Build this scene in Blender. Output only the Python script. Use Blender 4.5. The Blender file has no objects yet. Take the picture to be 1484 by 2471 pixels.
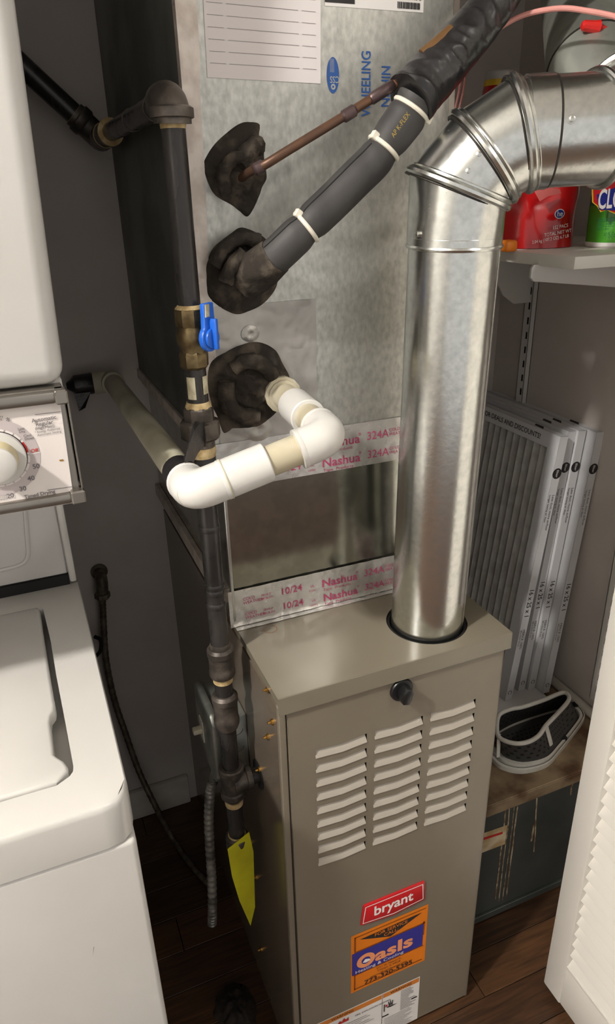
import bpy, bmesh, math, random
from mathutils import Vector, Matrix, noise
random.seed(7)
V = Vector
S = bpy.context.scene
COL = S.collection

# ------------------------------------------------------------------ camera
FPX, IW, IH = 1705.85, 1484.0, 2471.0
CAM = V((-0.2331, -0.6961, 1.4472))
cd = bpy.data.cameras.new('camera'); cam = bpy.data.objects.new('camera', cd); COL.objects.link(cam)
cam.location = CAM; cam.rotation_euler = (1.14515, 0.02408, -0.39396)
cd.sensor_fit = 'VERTICAL'; cd.sensor_height = 24.0; cd.lens = 24.0 * FPX / IH
cd.clip_start = 0.02; cd.clip_end = 30
S.camera = cam
CM = cam.rotation_euler.to_matrix()

# ------------------------------------------------------------------ world, lamps, exposure
w = bpy.data.worlds.new('world'); S.world = w; w.use_nodes = True
w.node_tree.nodes['Background'].inputs[0].default_value = (1.0, 0.97, 0.93, 1)
w.node_tree.nodes['Background'].inputs[1].default_value = 0.58
S.view_settings.view_transform = 'Standard'; S.view_settings.look = 'None'
S.view_settings.gamma = 1.0; S.view_settings.use_curve_mapping = False
S.view_settings.exposure = 0.28
HALL_LAMP = V((-1.5, -0.68, 2.50)); HALL_W = 70
ROOM_LAMP = V((0.95, -1.70, 2.50)); ROOM_W = 12
LAMP_COL = (1.0, 0.955, 0.89)

def at(u, v, x=None, y=None, z=None):
    """world point on an axis plane that is seen at photo pixel (u, v)"""
    d = CM @ V(((u - IW / 2) / FPX, -(v - IH / 2) / FPX, -1))
    if x is not None: t = (x - CAM.x) / d.x
    elif y is not None: t = (y - CAM.y) / d.y
    else: t = (z - CAM.z) / d.z
    return CAM + d * t

# ------------------------------------------------------------------ materials
def srgb(r, g, b):
    f = lambda c: (c / 255 / 12.92) if c / 255 <= .04045 else ((c / 255 + .055) / 1.055) ** 2.4
    return (f(r), f(g), f(b))
MATS = {}
def mat(name, c, rough=.5, metal=0., c2=None, scale=8., stretch=(1, 1, 1), lo=.4, hi=.6, detail=4.,
        bump=0., bscale=60., bstretch=(1, 1, 1), rvar=0., spec=.5, coat=0., trans=0., emit=None, estr=0., dist=0.0, vor=False):
    m = bpy.data.materials.new(name); m.use_nodes = True; MATS[name] = m
    n, l = m.node_tree.nodes, m.node_tree.links
    b = n['Principled BSDF']
    b.inputs['Base Color'].default_value = (*c, 1); b.inputs['Roughness'].default_value = rough
    b.inputs['Metallic'].default_value = metal; b.inputs['Specular IOR Level'].default_value = spec
    b.inputs['Coat Weight'].default_value = coat; b.inputs['Transmission Weight'].default_value = trans
    if emit: b.inputs['Emission Color'].default_value = (*emit, 1); b.inputs['Emission Strength'].default_value = estr
    tc = n.new('ShaderNodeTexCoord')
    def nz(sc, st, det):
        mp = n.new('ShaderNodeMapping'); mp.inputs['Scale'].default_value = st
        l.new(tc.outputs['Object'], mp.inputs['Vector'])
        if vor:
            t = n.new('ShaderNodeTexVoronoi'); t.inputs['Scale'].default_value = sc
            l.new(mp.outputs[0], t.inputs['Vector']); return t.outputs['Color']
        t = n.new('ShaderNodeTexNoise'); t.inputs['Scale'].default_value = sc; t.inputs['Detail'].default_value = det
        t.inputs['Distortion'].default_value = dist
        l.new(mp.outputs[0], t.inputs['Vector']); return t.outputs['Fac']
    if c2 or rvar:
        o = nz(scale, stretch, detail)
        r = n.new('ShaderNodeValToRGB'); r.color_ramp.elements[0].position = lo; r.color_ramp.elements[1].position = hi
        l.new(o, r.inputs[0])
        if c2:
            r.color_ramp.elements[0].color = (*c, 1); r.color_ramp.elements[1].color = (*c2, 1)
            l.new(r.outputs[0], b.inputs['Base Color'])
        if rvar:
            mr = n.new('ShaderNodeMapRange'); mr.inputs[3].default_value = max(.03, rough - rvar); mr.inputs[4].default_value = rough + rvar
            l.new(o, mr.inputs[0]); l.new(mr.outputs[0], b.inputs['Roughness'])
    if bump:
        mp = n.new('ShaderNodeMapping'); mp.inputs['Scale'].default_value = bstretch
        l.new(tc.outputs['Object'], mp.inputs['Vector'])
        t = n.new('ShaderNodeTexNoise'); t.inputs['Scale'].default_value = bscale; t.inputs['Detail'].default_value = 5
        l.new(mp.outputs[0], t.inputs['Vector'])
        bp = n.new('ShaderNodeBump'); bp.inputs['Strength'].default_value = bump; bp.inputs['Distance'].default_value = .002
        l.new(t.outputs['Fac'], bp.inputs['Height']); l.new(bp.outputs[0], b.inputs['Normal'])
    return m

mat('wall_paint', srgb(206, 198, 192), .65, c2=srgb(198, 189, 183), scale=5, bump=.06, bscale=180)
mat('room_paint', srgb(222, 220, 216), .7)
mat('ceiling_paint', srgb(225, 222, 216), .8)
mat('white_trim', srgb(222, 218, 210), .4, c2=srgb(205, 199, 190), scale=12)
mat('door_paint', srgb(226, 222, 214), .38, bump=.03, bscale=90)
mat('wood', srgb(92, 62, 38), .4, c2=srgb(54, 35, 20), scale=9, stretch=(1.2, 16, 4), lo=.32, hi=.72, detail=7, dist=.6, bump=.06, bscale=30, bstretch=(1, 14, 1))
mat('wood_dark', srgb(76, 50, 30), .42, c2=srgb(44, 28, 16), scale=8, stretch=(1.2, 16, 4), lo=.3, hi=.7, detail=7, dist=.8, bump=.06, bscale=30, bstretch=(1, 14, 1))
mat('subfloor', srgb(20, 12, 7), .9)
mat('galvanized', srgb(204, 203, 196), .42, .8, c2=srgb(174, 174, 168), scale=170, stretch=(1, 1, .6), lo=.3, hi=.7, rvar=.08, bump=.07, bscale=260, bstretch=(1, 1, .5))
mat('galvanized_shaded', srgb(132, 134, 128), .5, .8, c2=srgb(112, 114, 110), scale=8, rvar=.1)  # darker copy of galvanized: shade on the plenum's left face put into the colour
mat('galvanized_bright', srgb(176, 176, 168), .13, 1., c2=srgb(160, 160, 152), scale=40, rvar=.05, bump=.02, bscale=60)
mat('vent_steel', srgb(226, 227, 223), .24, 1., c2=srgb(206, 208, 205), scale=120, lo=.3, hi=.7, rvar=.07, bump=.05, bscale=160)
mat('flue_old', srgb(165, 168, 160), .5, .75, c2=srgb(140, 142, 132), scale=18, rvar=.1, bump=.1, bscale=60)
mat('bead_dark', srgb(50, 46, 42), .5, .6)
mat('foil', srgb(216, 213, 209), .28, .6, c2=srgb(200, 197, 192), scale=30, rvar=.08, bump=.25, bscale=45)
mat('foil_old', srgb(214, 204, 195), .48, .4, c2=srgb(192, 180, 170), scale=40, rvar=.1, bump=.35, bscale=60)
mat('foil_patch', srgb(184, 180, 174), .4, .6, c2=srgb(168, 164, 159), scale=14, rvar=.06, bump=.22, bscale=50)
mat('taupe', srgb(122, 113, 99), .36, c2=srgb(118, 109, 95), scale=4, bump=.02, bscale=300)
mat('taupe_lid', srgb(124, 117, 102), .22, c2=srgb(120, 113, 98), scale=3, spec=.45)
mat('taupe_side', srgb(116, 105, 92), .22, c2=srgb(106, 95, 83), scale=3, spec=.6)
mat('taupe_lit', srgb(166, 158, 146), .35)  # furnace taupe made lighter: the overhead light on the slats is in the colour
mat('cavity', srgb(10, 9, 8), .9)
mat('black_plastic', srgb(24, 24, 25), .3)
mat('black_rubber', srgb(14, 14, 14), .7)
mat('brass', srgb(206, 158, 84), .3, 1.)
mat('brass_dull', srgb(124, 108, 78), .42, .85, c2=srgb(92, 78, 54), scale=60, rvar=.1, bump=.1, bscale=120)
mat('zinc', srgb(205, 205, 200), .25, 1.)
mat('iron', srgb(52, 49, 48), .27, .3, c2=srgb(84, 80, 78), scale=16, stretch=(2, 2, .5), lo=.5, hi=.85, rvar=.12)
mat('iron_fit', srgb(100, 92, 85), .45, .45, c2=srgb(64, 58, 53), scale=40, bump=.1, bscale=120)
mat('pipe_dope', srgb(206, 184, 140), .75, c2=srgb(172, 146, 100), scale=90, bump=.3, bscale=150)
mat('cream_tape', srgb(212, 204, 176), .6, c2=srgb(170, 160, 130), scale=60)
mat('valve_blue', srgb(28, 96, 200), .38)
mat('pvc', srgb(214, 212, 208), .32, c2=srgb(200, 195, 187), scale=9, lo=.5, hi=.8)
mat('pvc_pipe', srgb(202, 195, 174), .4, c2=srgb(184, 174, 148), scale=14)
mat('pvc_old', srgb(204, 200, 178), .5, c2=srgb(160, 154, 132), scale=10, lo=.4, hi=.75)
mat('foam', srgb(48, 46, 46), .62, c2=srgb(60, 58, 57), scale=20, bump=.06, bscale=150)
mat('vinyl_tape', srgb(27, 26, 27), .3, c2=srgb(40, 38, 39), scale=18, rvar=.1, bump=.7, bscale=60)
mat('fuzz', srgb(56, 51, 46), .95, c2=srgb(122, 111, 98), scale=30, lo=.46, hi=.8, detail=10, bump=1., bscale=130, spec=.15)
mat('copper', srgb(132, 92, 64), .42, .55, c2=srgb(92, 68, 54), scale=14, stretch=(1, 1, 1), rvar=.12)
mat('copper_joint', srgb(92, 76, 76), .42, .7)
mat('copper_new', srgb(112, 80, 46), .55, .4)
mat('nylon', srgb(226, 220, 204), .45)
mat('paper', srgb(226, 219, 218), .7)
mat('label_white', srgb(228, 224, 220), .45)
mat('ink', srgb(38, 35, 36), .6)
mat('ink_soft', srgb(96, 88, 92), .65)
mat('ink_line', srgb(150, 140, 142), .65)
mat('ink_blue', srgb(52, 92, 158), .5, .3)
mat('ink_magenta', srgb(176, 66, 104), .5)
mat('ink_grey', srgb(108, 102, 104), .6)
mat('ink_red', srgb(190, 44, 40), .5)
mat('ink_white', srgb(232, 226, 222), .5)
mat('ink_gold', srgb(170, 146, 60), .5)
mat('badge_red', srgb(196, 32, 38), .3)
mat('orange', srgb(222, 122, 28), .35)
mat('orange_dark', srgb(140, 72, 18), .45)
mat('sticker_blue', srgb(52, 52, 140), .35)
mat('letter_orange', srgb(232, 150, 104), .4)
mat('warn_orange', srgb(206, 124, 52), .45)
mat('enamel', srgb(205, 203, 199), .24, c2=srgb(200, 197, 192), scale=3, coat=.3)
mat('enamel_grey', srgb(196, 193, 190), .3)
mat('console_metal', srgb(150, 145, 138), .32, .9, rvar=.08, scale=30, stretch=(.2, 1, 1))
mat('console_face', srgb(224, 216, 212), .4)
mat('dial_grey', srgb(188, 178, 178), .45)
mat('knob_cream', srgb(196, 184, 146), .45)
mat('conduit', srgb(172, 169, 162), .4, .6, c2=srgb(110, 108, 104), scale=40)
mat('box_metal', srgb(176, 179, 174), .42, .7, c2=srgb(136, 138, 131), scale=14, rvar=.1, bump=.1, bscale=60)
mat('hose', srgb(116, 108, 94), .5, .4, c2=srgb(84, 77, 66), scale=60)
mat('tag_yellow', srgb(196, 190, 24), .5, c2=srgb(174, 166, 20), scale=12)
mat('duct_old', srgb(92, 96, 92), .5, .55, c2=srgb(76, 80, 76), scale=7, lo=.35, hi=.65, rvar=.1)
mat('duct_rust', srgb(150, 130, 102), .75, .1, c2=srgb(88, 62, 40), scale=13, lo=.38, hi=.62, detail=8, bump=.4, bscale=50)
mat('drip', srgb(176, 160, 132), .8, c2=srgb(112, 84, 58), scale=60)
mat('sticker_aged', srgb(206, 190, 160), .6, c2=srgb(176, 150, 108), scale=30)
mat('board', srgb(206, 204, 202), .5)
mat('carton', srgb(222, 222, 224), .6)
mat('media', srgb(196, 194, 190), .95, c2=srgb(178, 175, 171), scale=30, bump=.3, bscale=200)
mat('basket_white', srgb(206, 203, 194), .45, c2=srgb(190, 184, 172), scale=14)
mat('mesh_dark', srgb(58, 57, 55), .6)
mat('mesh_hole', srgb(22, 22, 21), .8)
mat('melamine', srgb(220, 217, 206), .32)
mat('steel_white', srgb(214, 211, 206), .4)
mat('pouch_red', srgb(190, 22, 24), .22, c2=srgb(170, 16, 18), scale=6, coat=.4)
mat('pouch_clear', srgb(226, 120, 116), .12, spec=.8)
mat('bottle_green', srgb(64, 148, 44), .2, c2=srgb(90, 172, 40), scale=4, coat=.5)
mat('bottle_teal', srgb(26, 110, 84), .2, coat=.5)
mat('logo_blue', srgb(28, 40, 130), .35)
mat('logo_yellow', srgb(230, 190, 50), .4)
mat('wire_pink', srgb(204, 140, 132), .45)
mat('wire_brown', srgb(110, 66, 60), .5)
mat('wire_nut', srgb(196, 30, 26), .35)
mat('debris', srgb(24, 19, 15), .95, c2=srgb(46, 36, 28), scale=60, bump=1., bscale=120)
mat('lamp_glow', (1, 1, 1), .5, emit=LAMP_COL, estr=1.0)
mat('lamp_base', srgb(220, 218, 212), .4)
mat('smudge', srgb(196, 192, 188), .5)

# ------------------------------------------------------------------ builders
WL = {}
def wloc(o):
    return WL.get(o.name, V((0, 0, 0))) if o else V((0, 0, 0))
def tag(o, label=None, cat=None, group=None, kind=None):
    if label: o['label'] = label
    if cat: o['category'] = cat
    if group: o['group'] = group
    if kind: o['kind'] = kind
    return o
def thing(name, label, cat, loc=(0, 0, 0), group=None, kind=None):
    o = bpy.data.objects.new(name, None); COL.objects.link(o); o.location = loc
    o.empty_display_size = .05; WL[o.name] = V(loc)
    return tag(o, label, cat, group, kind)
def finish(bm, m, name, ang=35):
    bmesh.ops.recalc_face_normals(bm, faces=bm.faces)
    a = math.radians(ang)
    for e in bm.edges:
        e.smooth = not (len(e.link_faces) == 2 and e.calc_face_angle(0) > a)
    for f in bm.faces: f.smooth = True
    me = bpy.data.meshes.new(name); bm.to_mesh(me); bm.free()
    for mm in ([m] if isinstance(m, str) else m): me.materials.append(MATS[mm])
    return me
def obj(name, bm, m, parent=None, ang=35, recalc=True):
    """world-coordinate bmesh -> one mesh object, local to its parent"""
    off = wloc(parent)
    bmesh.ops.translate(bm, verts=bm.verts, vec=-off)
    me = finish(bm, m, name, ang)
    o = bpy.data.objects.new(name, me); COL.objects.link(o)
    if parent: o.parent = parent
    WL[o.name] = off.copy()
    return o
def top(name, bm, m, label, cat, base, group=None, kind=None, ang=35):
    """single-mesh thing with its origin at base"""
    base = V(base); bmesh.ops.translate(bm, verts=bm.verts, vec=-base)
    me = finish(bm, m, name, ang); o = bpy.data.objects.new(name, me); COL.objects.link(o)
    o.location = base; WL[o.name] = base
    return tag(o, label, cat, group, kind)
def inst(src, name, loc, parent, rot=None):
    o = bpy.data.objects.new(name, src if isinstance(src, bpy.types.Mesh) else src.data); COL.objects.link(o)
    o.location = V(loc) - wloc(parent)
    if rot: o.rotation_euler = rot
    if parent: o.parent = parent
    WL[o.name] = wloc(parent)
    return o
def nb(): return bmesh.new()
def merge(bm, b2):
    me = bpy.data.meshes.new('tmp'); b2.to_mesh(me); b2.free(); bm.from_mesh(me); bpy.data.meshes.remove(me)
def box(x0, x1, y0, y1, z0, z1, bev=0., seg=2, bm=None):
    b = nb(); bmesh.ops.create_cube(b, size=1)
    for v in b.verts:
        v.co = V(((x0 + x1) / 2 + v.co.x * (x1 - x0), (y0 + y1) / 2 + v.co.y * (y1 - y0), (z0 + z1) / 2 + v.co.z * (z1 - z0)))
    if bev: bmesh.ops.bevel(b, geom=list(b.edges), offset=bev, segments=seg, profile=.5, affect='EDGES')
    if bm is None: return b
    merge(bm, b); return bm
def frame(d):
    d = V(d).normalized(); r = V((0, 0, 1)) if abs(d.z) < .9 else V((0, 1, 0))
    u = d.cross(r).normalized(); return d, u, u.cross(d).normalized()
def lathe(a, d, prof, seg=24, bm=None, cap=True):
    """revolve [(s, r)...] about the axis through a along d"""
    b = nb() if bm is None else bm; a = V(a); d, u, w_ = frame(d); rings = []
    for s, r in prof:
        rings.append([b.verts.new(a + d * s + (u * math.cos(2 * math.pi * k / seg) + w_ * math.sin(2 * math.pi * k / seg)) * max(r, 1e-5)) for k in range(seg)])
    for i in range(len(rings) - 1):
        for k in range(seg):
            b.faces.new((rings[i][k], rings[i][(k + 1) % seg], rings[i + 1][(k + 1) % seg], rings[i + 1][k]))
    if cap:
        b.faces.new(rings[0]); b.faces.new(rings[-1])
    return b
def cyl(a, c, r, seg=20, bm=None, bev=0.):
    a, c = V(a), V(c); L = (c - a).length
    p = [(0, r), (L, r)] if not bev else [(0, r - bev), (bev, r), (L - bev, r), (L, r - bev)]
    return lathe(a, c - a, p, seg, bm)
def smooth_path(pts, n=8, closed=False):
    P = [V(p) for p in pts]; out = []; m = len(P)
    rng = range(m) if closed else range(m - 1)
    for i in rng:
        p1, p2 = P[i], P[(i + 1) % m]
        p0 = P[i - 1] if (closed or i) else p1 * 2 - p2
        p3 = P[(i + 2) % m] if (closed or i + 2 < m) else p2 * 2 - p1
        for k in range(n):
            t = k / n
            out.append(.5 * ((2 * p1) + (p2 - p0) * t + (2 * p0 - 5 * p1 + 4 * p2 - p3) * t * t + (3 * p1 - p0 - 3 * p2 + p3) * t ** 3))
    if not closed: out.append(P[-1])
    return out
def tube(path, r, seg=12, closed=False, bm=None, cap=True, flat=None):
    """sweep a circle (or ellipse via flat=(normal, ratio)) along a path; r number or list"""
    b = nb() if bm is None else bm; P = [V(p) for p in path]; n = len(P); rings = []
    up = None
    for i in range(n):
        t = ((P[(i + 1) % n] - P[i - 1]) if closed else (P[min(i + 1, n - 1)] - P[max(i - 1, 0)])).normalized()
        if up is None:
            _, up, _ = frame(t)
        up = (up - t * up.dot(t)).normalized()
        if flat: up = (V(flat[0]) - t * V(flat[0]).dot(t)).normalized()
        s = t.cross(up); rr = r[i] if isinstance(r, (list, tuple)) else r
        q = flat[1] if flat else 1
        rings.append([b.verts.new(P[i] + (up * math.cos(2 * math.pi * k / seg) * q + s * math.sin(2 * math.pi * k / seg)) * rr) for k in range(seg)])
    for i in range(n if closed else n - 1):
        A, B = rings[i], rings[(i + 1) % n]
        for k in range(seg):
            b.faces.new((A[k], A[(k + 1) % seg], B[(k + 1) % seg], B[k]))
    if cap and not closed:
        b.faces.new(rings[0]); b.faces.new(rings[-1])
    return b
def miter(pts, seg=48):
    """axis polyline -> function(r) returning mitred rings at each point"""
    P = [V(p) for p in pts]; D = [(P[i + 1] - P[i]).normalized() for i in range(len(P) - 1)]
    N = [D[0]] + [(D[i] + D[i + 1]).normalized() for i in range(len(D) - 1)] + [D[-1]]
    fr = []
    _, u, _w = frame(D[0])
    for d in D:
        u = (u - d * u.dot(d)).normalized(); fr.append((u, d.cross(u)))
    def rings(r):
        out = []
        for i, p in enumerate(P):
            k = min(i, len(D) - 1); d = D[k]; u, s = fr[k]; ring = []
            for j in range(seg):
                a = 2 * math.pi * j / seg; q = p + (u * math.cos(a) + s * math.sin(a)) * r
                t = (p - q).dot(N[i]) / d.dot(N[i]); ring.append(q + d * t)
            out.append(ring)
        return out
    return rings
def skin(rings, bm=None, cap=False):
    b = nb() if bm is None else bm
    R = [[b.verts.new(p) for p in r] for r in rings]; n = len(R[0])
    for i in range(len(R) - 1):
        for k in range(n): b.faces.new((R[i][k], R[i][(k + 1) % n], R[i + 1][(k + 1) % n], R[i + 1][k]))
    if cap: b.faces.new(R[0]); b.faces.new(R[-1])
    return b
def poly_fill(b, loops):
    """planar face set bounded by loops (first outer, rest holes)"""
    es = []
    for L in loops:
        vs = [b.verts.new(p) for p in L]
        es += [b.edges.new((vs[i], vs[(i + 1) % len(vs)])) for i in range(len(vs))]
    return bmesh.ops.triangle_fill(b, use_beauty=True, use_dissolve=False, edges=es)
def prism(loop, vec, bm=None, bev=0.):
    b = nb(); vs = [b.verts.new(V(p)) for p in loop]; f = b.faces.new(vs)
    r = bmesh.ops.extrude_face_region(b, geom=[f]); bmesh.ops.translate(b, verts=[x for x in r['geom'] if isinstance(x, bmesh.types.BMVert)], vec=V(vec))
    if bev: bmesh.ops.bevel(b, geom=list(b.edges), offset=bev, segments=2, profile=.5, affect='EDGES')
    if bm is None: return b
    merge(bm, b); return bm
class Plane:
    def __init__(s, o, u, v): s.o, s.u, s.v = V(o), V(u).normalized(), V(v).normalized(); s.n = s.u.cross(s.v)
    def p(s, a, b, h=0.): return s.o + s.u * a + s.v * b + s.n * h
TXT = {}
def text_bm(s, size, align='LEFT', bold=0., sx=1.):
    key = (s, size, align, bold, sx)
    if key not in TXT:
        c = bpy.data.curves.new('t', 'FONT'); c.body = s; c.size = size; c.align_x = align; c.align_y = 'CENTER'; c.offset = bold * size
        c.resolution_u = 3
        o = bpy.data.objects.new('t', c); COL.objects.link(o)
        dg = bpy.context.evaluated_depsgraph_get(); dg.update()
        me = o.evaluated_get(dg).to_mesh()
        TXT[key] = ([(v.co.x * sx, v.co.y) for v in me.vertices], [tuple(p.vertices) for p in me.polygons])
        o.evaluated_get(dg).to_mesh_clear(); bpy.data.objects.remove(o); bpy.data.curves.remove(c)
    return TXT[key]
def decal(name, pl, items, m, parent, lift=.0004, label=None):
    """flat print on a plane: ('t',text,u,v,size,align,angle,bold,sx) ('r',u0,u1,v0,v1) ('p',[(u,v)..]) ('c',u,v,r0,r1,a0,a1)"""
    b = nb()
    for it in items:
        if it[0] == 't':
            _, s, u, v, size = it[:5]; al = it[5] if len(it) > 5 else 'LEFT'; ang = it[6] if len(it) > 6 else 0
            bo = it[7] if len(it) > 7 else 0; sx = it[8] if len(it) > 8 else 1
            vs, fs = text_bm(s, size, al, bo, sx); ca, sa = math.cos(ang), math.sin(ang)
            bv = [b.verts.new(pl.p(u + x * ca - y * sa, v + x * sa + y * ca, lift)) for x, y in vs]
            for f in fs:
                try: b.faces.new([bv[i] for i in f])
                except ValueError: pass
        elif it[0] == 'r':
            _, u0, u1, v0, v1 = it; b.faces.new([b.verts.new(pl.p(*q, lift)) for q in ((u0, v0), (u1, v0), (u1, v1), (u0, v1))])
        elif it[0] == 'p':
            b.faces.new([b.verts.new(pl.p(*q, lift)) for q in it[1]])
        elif it[0] == 'c':
            _, u, v, r0, r1, a0, a1 = it; n = max(3, int(abs(a1 - a0) / .13)); A = []; B = []
            for k in range(n + 1):
                a = a0 + (a1 - a0) * k / n
                A.append(b.verts.new(pl.p(u + math.cos(a) * r0, v + math.sin(a) * r0, lift))); B.append(b.verts.new(pl.p(u + math.cos(a) * r1, v + math.sin(a) * r1, lift)))
            for k in range(n): b.faces.new((A[k], B[k], B[k + 1], A[k + 1]))
    off = wloc(parent); bmesh.ops.translate(b, verts=b.verts, vec=-off)
    me = bpy.data.meshes.new(name)
    for f in b.faces:
        f.normal_update()
        if f.normal.dot(pl.n) < 0: f.normal_flip()
    b.to_mesh(me); b.free(); me.materials.append(MATS[m])
    o = bpy.data.objects.new(name, me); COL.objects.link(o); o.parent = parent; WL[o.name] = off
    if label: o['label'] = label
    return o
def sheet(pl, u0, u1, v0, v1, nu, nv, lift=.0006, amp=.0, freq=60, skew=None, bm=None, seed=0):
    """thin crumpled sheet on a plane"""
    b = nb() if bm is None else bm; G = []
    for i in range(nu + 1):
        row = []
        for j in range(nv + 1):
            u = u0 + (u1 - u0) * i / nu; v = v0 + (v1 - v0) * j / nv
            if skew: v += skew * (u - u0)
            h = lift
            if amp:
                q = noise.noise(V((u * freq, v * freq, seed))); q2 = noise.noise(V((u * freq * 3, v * freq * 2.2, seed + 9)))
                h += amp * max(0, abs(q) * 1.6 + q2 * .4)
            row.append(b.verts.new(pl.p(u, v, h)))
        G.append(row)
    for i in range(nu):
        for j in range(nv): b.faces.new((G[i][j], G[i + 1][j], G[i + 1][j + 1], G[i][j + 1]))
    return b
def circle(c, u, v, r, n=24, a0=0.):
    c, u, v = V(c), V(u), V(v)
    return [c + (u * math.cos(a0 + 2 * math.pi * k / n) + v * math.sin(a0 + 2 * math.pi * k / n)) * r for k in range(n)]

# ================================================================== SETTING
WB, XR, ZC = .715, .835, 2.60
def struct(name, bm, m, parent=None):
    o = obj(name, bm, m, parent)
    if not parent: o['kind'] = 'structure'
    return o
tag(struct('wall_back', box(-.96, XR + .08, WB, WB + .08, 0, ZC), 'wall_paint'), 'taupe painted closet wall behind the furnace and the dryer')
tag(struct('wall_right', box(XR, XR + .08, -.1, WB, 0, ZC), 'wall_paint'), 'taupe closet wall carrying the white shelf')
struct('wall_left', box(-1.04, -.96, -.1, WB, 0, ZC), 'wall_paint')
b = box(-2.2, -.96, -.14, -.1, 0, ZC); box(.74, 2.2, -.14, -.1, 0, ZC, bm=b); box(-.96, .74, -.14, -.1, 2.08, ZC, bm=b)
struct('wall_front', b, 'room_paint')
struct('wall_hall_left', box(-2.28, -2.2, -2.8, -.1, 0, ZC), 'room_paint')
struct('wall_hall_right', box(2.2, 2.28, -2.8, -.1, 0, ZC), 'room_paint')
struct('ceiling', box(-2.28, 2.28, -2.88, WB + .08, ZC, ZC + .06), 'ceiling_paint')
fl = struct('floor', box(-2.28, 2.28, -2.88, WB + .08, -.06, -.012), 'subfloor')
fl['label'] = 'brown hardwood strip floor'
PW = .082
lens = [.55, .8, 1.05]
pm = {}
for L in lens:
    for mm in ('wood', 'wood_dark'):
        pm[(L, mm)] = finish(box(0, L - .0015, 0, PW - .0015, -.012, 0, .0004, 1), mm, 'plank')
y = -2.8; r = 0
while y < WB:
    x = -2.2 + random.uniform(-.5, 0)
    while x < 2.2:
        L = random.choice(lens)
        if y < -1.0 or x > XR + .1 or x < -1.1: L = 1.05
        inst(pm[(L, random.choice(('wood', 'wood', 'wood_dark')))], 'plank', (x, y, 0), fl); x += L
    y += PW; r += 1
b = box(-.96, -.02, WB - .014, WB, 0, .088, .003, 2)
tag(struct('baseboard_back', b, 'white_trim'), 'dusty painted baseboard along the closet wall')

# ceiling lamps of the hall (outside the picture, they light it)
def ceiling_lamp(loc, watts, label, R=.14):
    t = thing('ceiling_lamp', label, 'lamp', (loc.x, loc.y, ZC))
    obj('lamp_base', lathe((loc.x, loc.y, ZC - .03), (0, 0, 1), [(0, R + .01), (.03, R + .01)], 32), 'lamp_base', t)
    area = 2 * math.pi * R * R * .8
    m = MATS['lamp_glow'].copy(); m.node_tree.nodes['Principled BSDF'].inputs['Emission Strength'].default_value = watts / (math.pi * area) * 1.0
    MATS['glow' + str(watts)] = m
    pr = [(0, R)] + [(-.075 * math.sin(a), R * math.cos(a)) for a in [k * math.pi / 16 for k in range(1, 9)]]
    obj('lamp_dome', lathe((loc.x, loc.y, ZC - .03), (0, 0, 1), pr, 32), 'glow' + str(watts), t)
ceiling_lamp(HALL_LAMP, HALL_W, 'round glass dome ceiling lamp above the laundry closet door', .06)
ceiling_lamp(ROOM_LAMP, ROOM_W, 'round glass dome ceiling lamp in the hall behind the viewer')

# ================================================================== FURNACE
W, HT = .36, .854
FUR = thing('furnace', 'taupe steel gas furnace with louvred front panel under the sheet metal plenum', 'furnace', (W / 2, .36, 0))
VX, VY, VR = .2655, .0735, .0528
TX, TY = .262, .053      # the pipe leans a little towards the door
VDIR = V((TX - VX, TY - VY, 1.386 - .854)).normalized()
b = nb()
box(0, W, .012, WB, 0, .83, bm=b)
obj('casing', b, 'taupe_side', FUR)
b = nb()      # front edges of the casing
box(0, .0105, .004, .014, 0, .832, .0015, 1, bm=b); box(W - .0065, W, .004, .014, 0, .832, .0015, 1, bm=b)
obj('casing_flange', b, 'taupe', FUR)
# lid with the round vent hole
b = nb(); x0, x1, y0, y1 = -.002, W + .003, -.005, .19
angs = sorted([2 * math.pi * k / 48 for k in range(48)] + [math.atan2(yy - VY, xx - VX) % (2 * math.pi) for xx in (x0, x1) for yy in (y0, y1)])
ci, co = [], []
for a in angs:
    c, s = math.cos(a), math.sin(a); ts = []
    if c > 1e-9: ts.append((x1 - VX) / c)
    if c < -1e-9: ts.append((x0 - VX) / c)
    if s > 1e-9: ts.append((y1 - VY) / s)
    if s < -1e-9: ts.append((y0 - VY) / s)
    t = min(ts); co.append(b.verts.new((VX + c * t, VY + s * t, HT))); ci.append(b.verts.new((VX + c * .0605, VY + s * .0605, HT)))
ci2 = [b.verts.new((v.co.x, v.co.y, HT - .003)) for v in ci]
n = len(angs)
for k in range(n):
    b.faces.new((ci[k], co[k], co[(k + 1) % n], ci[(k + 1) % n])); b.faces.new((ci[k], ci[(k + 1) % n], ci2[(k + 1) % n], ci2[k]))
box(x0, x1, y0, y0 + .0015, HT - .0275, HT - .0004, bm=b); box(x0, x0 + .0015, y0 + .002, y1, HT - .012, HT - .0004, bm=b); box(x1 - .0015, x1, y0 + .002, y1, HT - .0275, HT - .0004, bm=b)
LID = obj('lid', b, 'taupe_lid', FUR)
obj('lid_bead', tube([(x0 + .001, y0 + .0012, HT - .001), (x1 - .001, y0 + .0012, HT - .001)], .0013, 8), 'taupe_lid', LID)
k = at(652, 1518, z=HT)
decal('knockout', Plane((k.x, k.y, HT), (1, 0, 0), (0, 1, 0)), [('c', 0, 0, .0098, .0104, 0, 6.283)], 'orange_dark', LID)
obj('vent_gasket', lathe((VX, VY, HT - .012), (0, 0, 1), [(0, .0598), (.0095, .0600), (.010, .0560), (.0, .0535)], 48, cap=False), 'black_rubber', LID)
obj('vent_well', lathe((VX, VY, HT - .023), (0, 0, 1), [(0, .001), (.0005, .0600), (.012, .0602)], 48, cap=False), 'cavity', LID)
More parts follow.
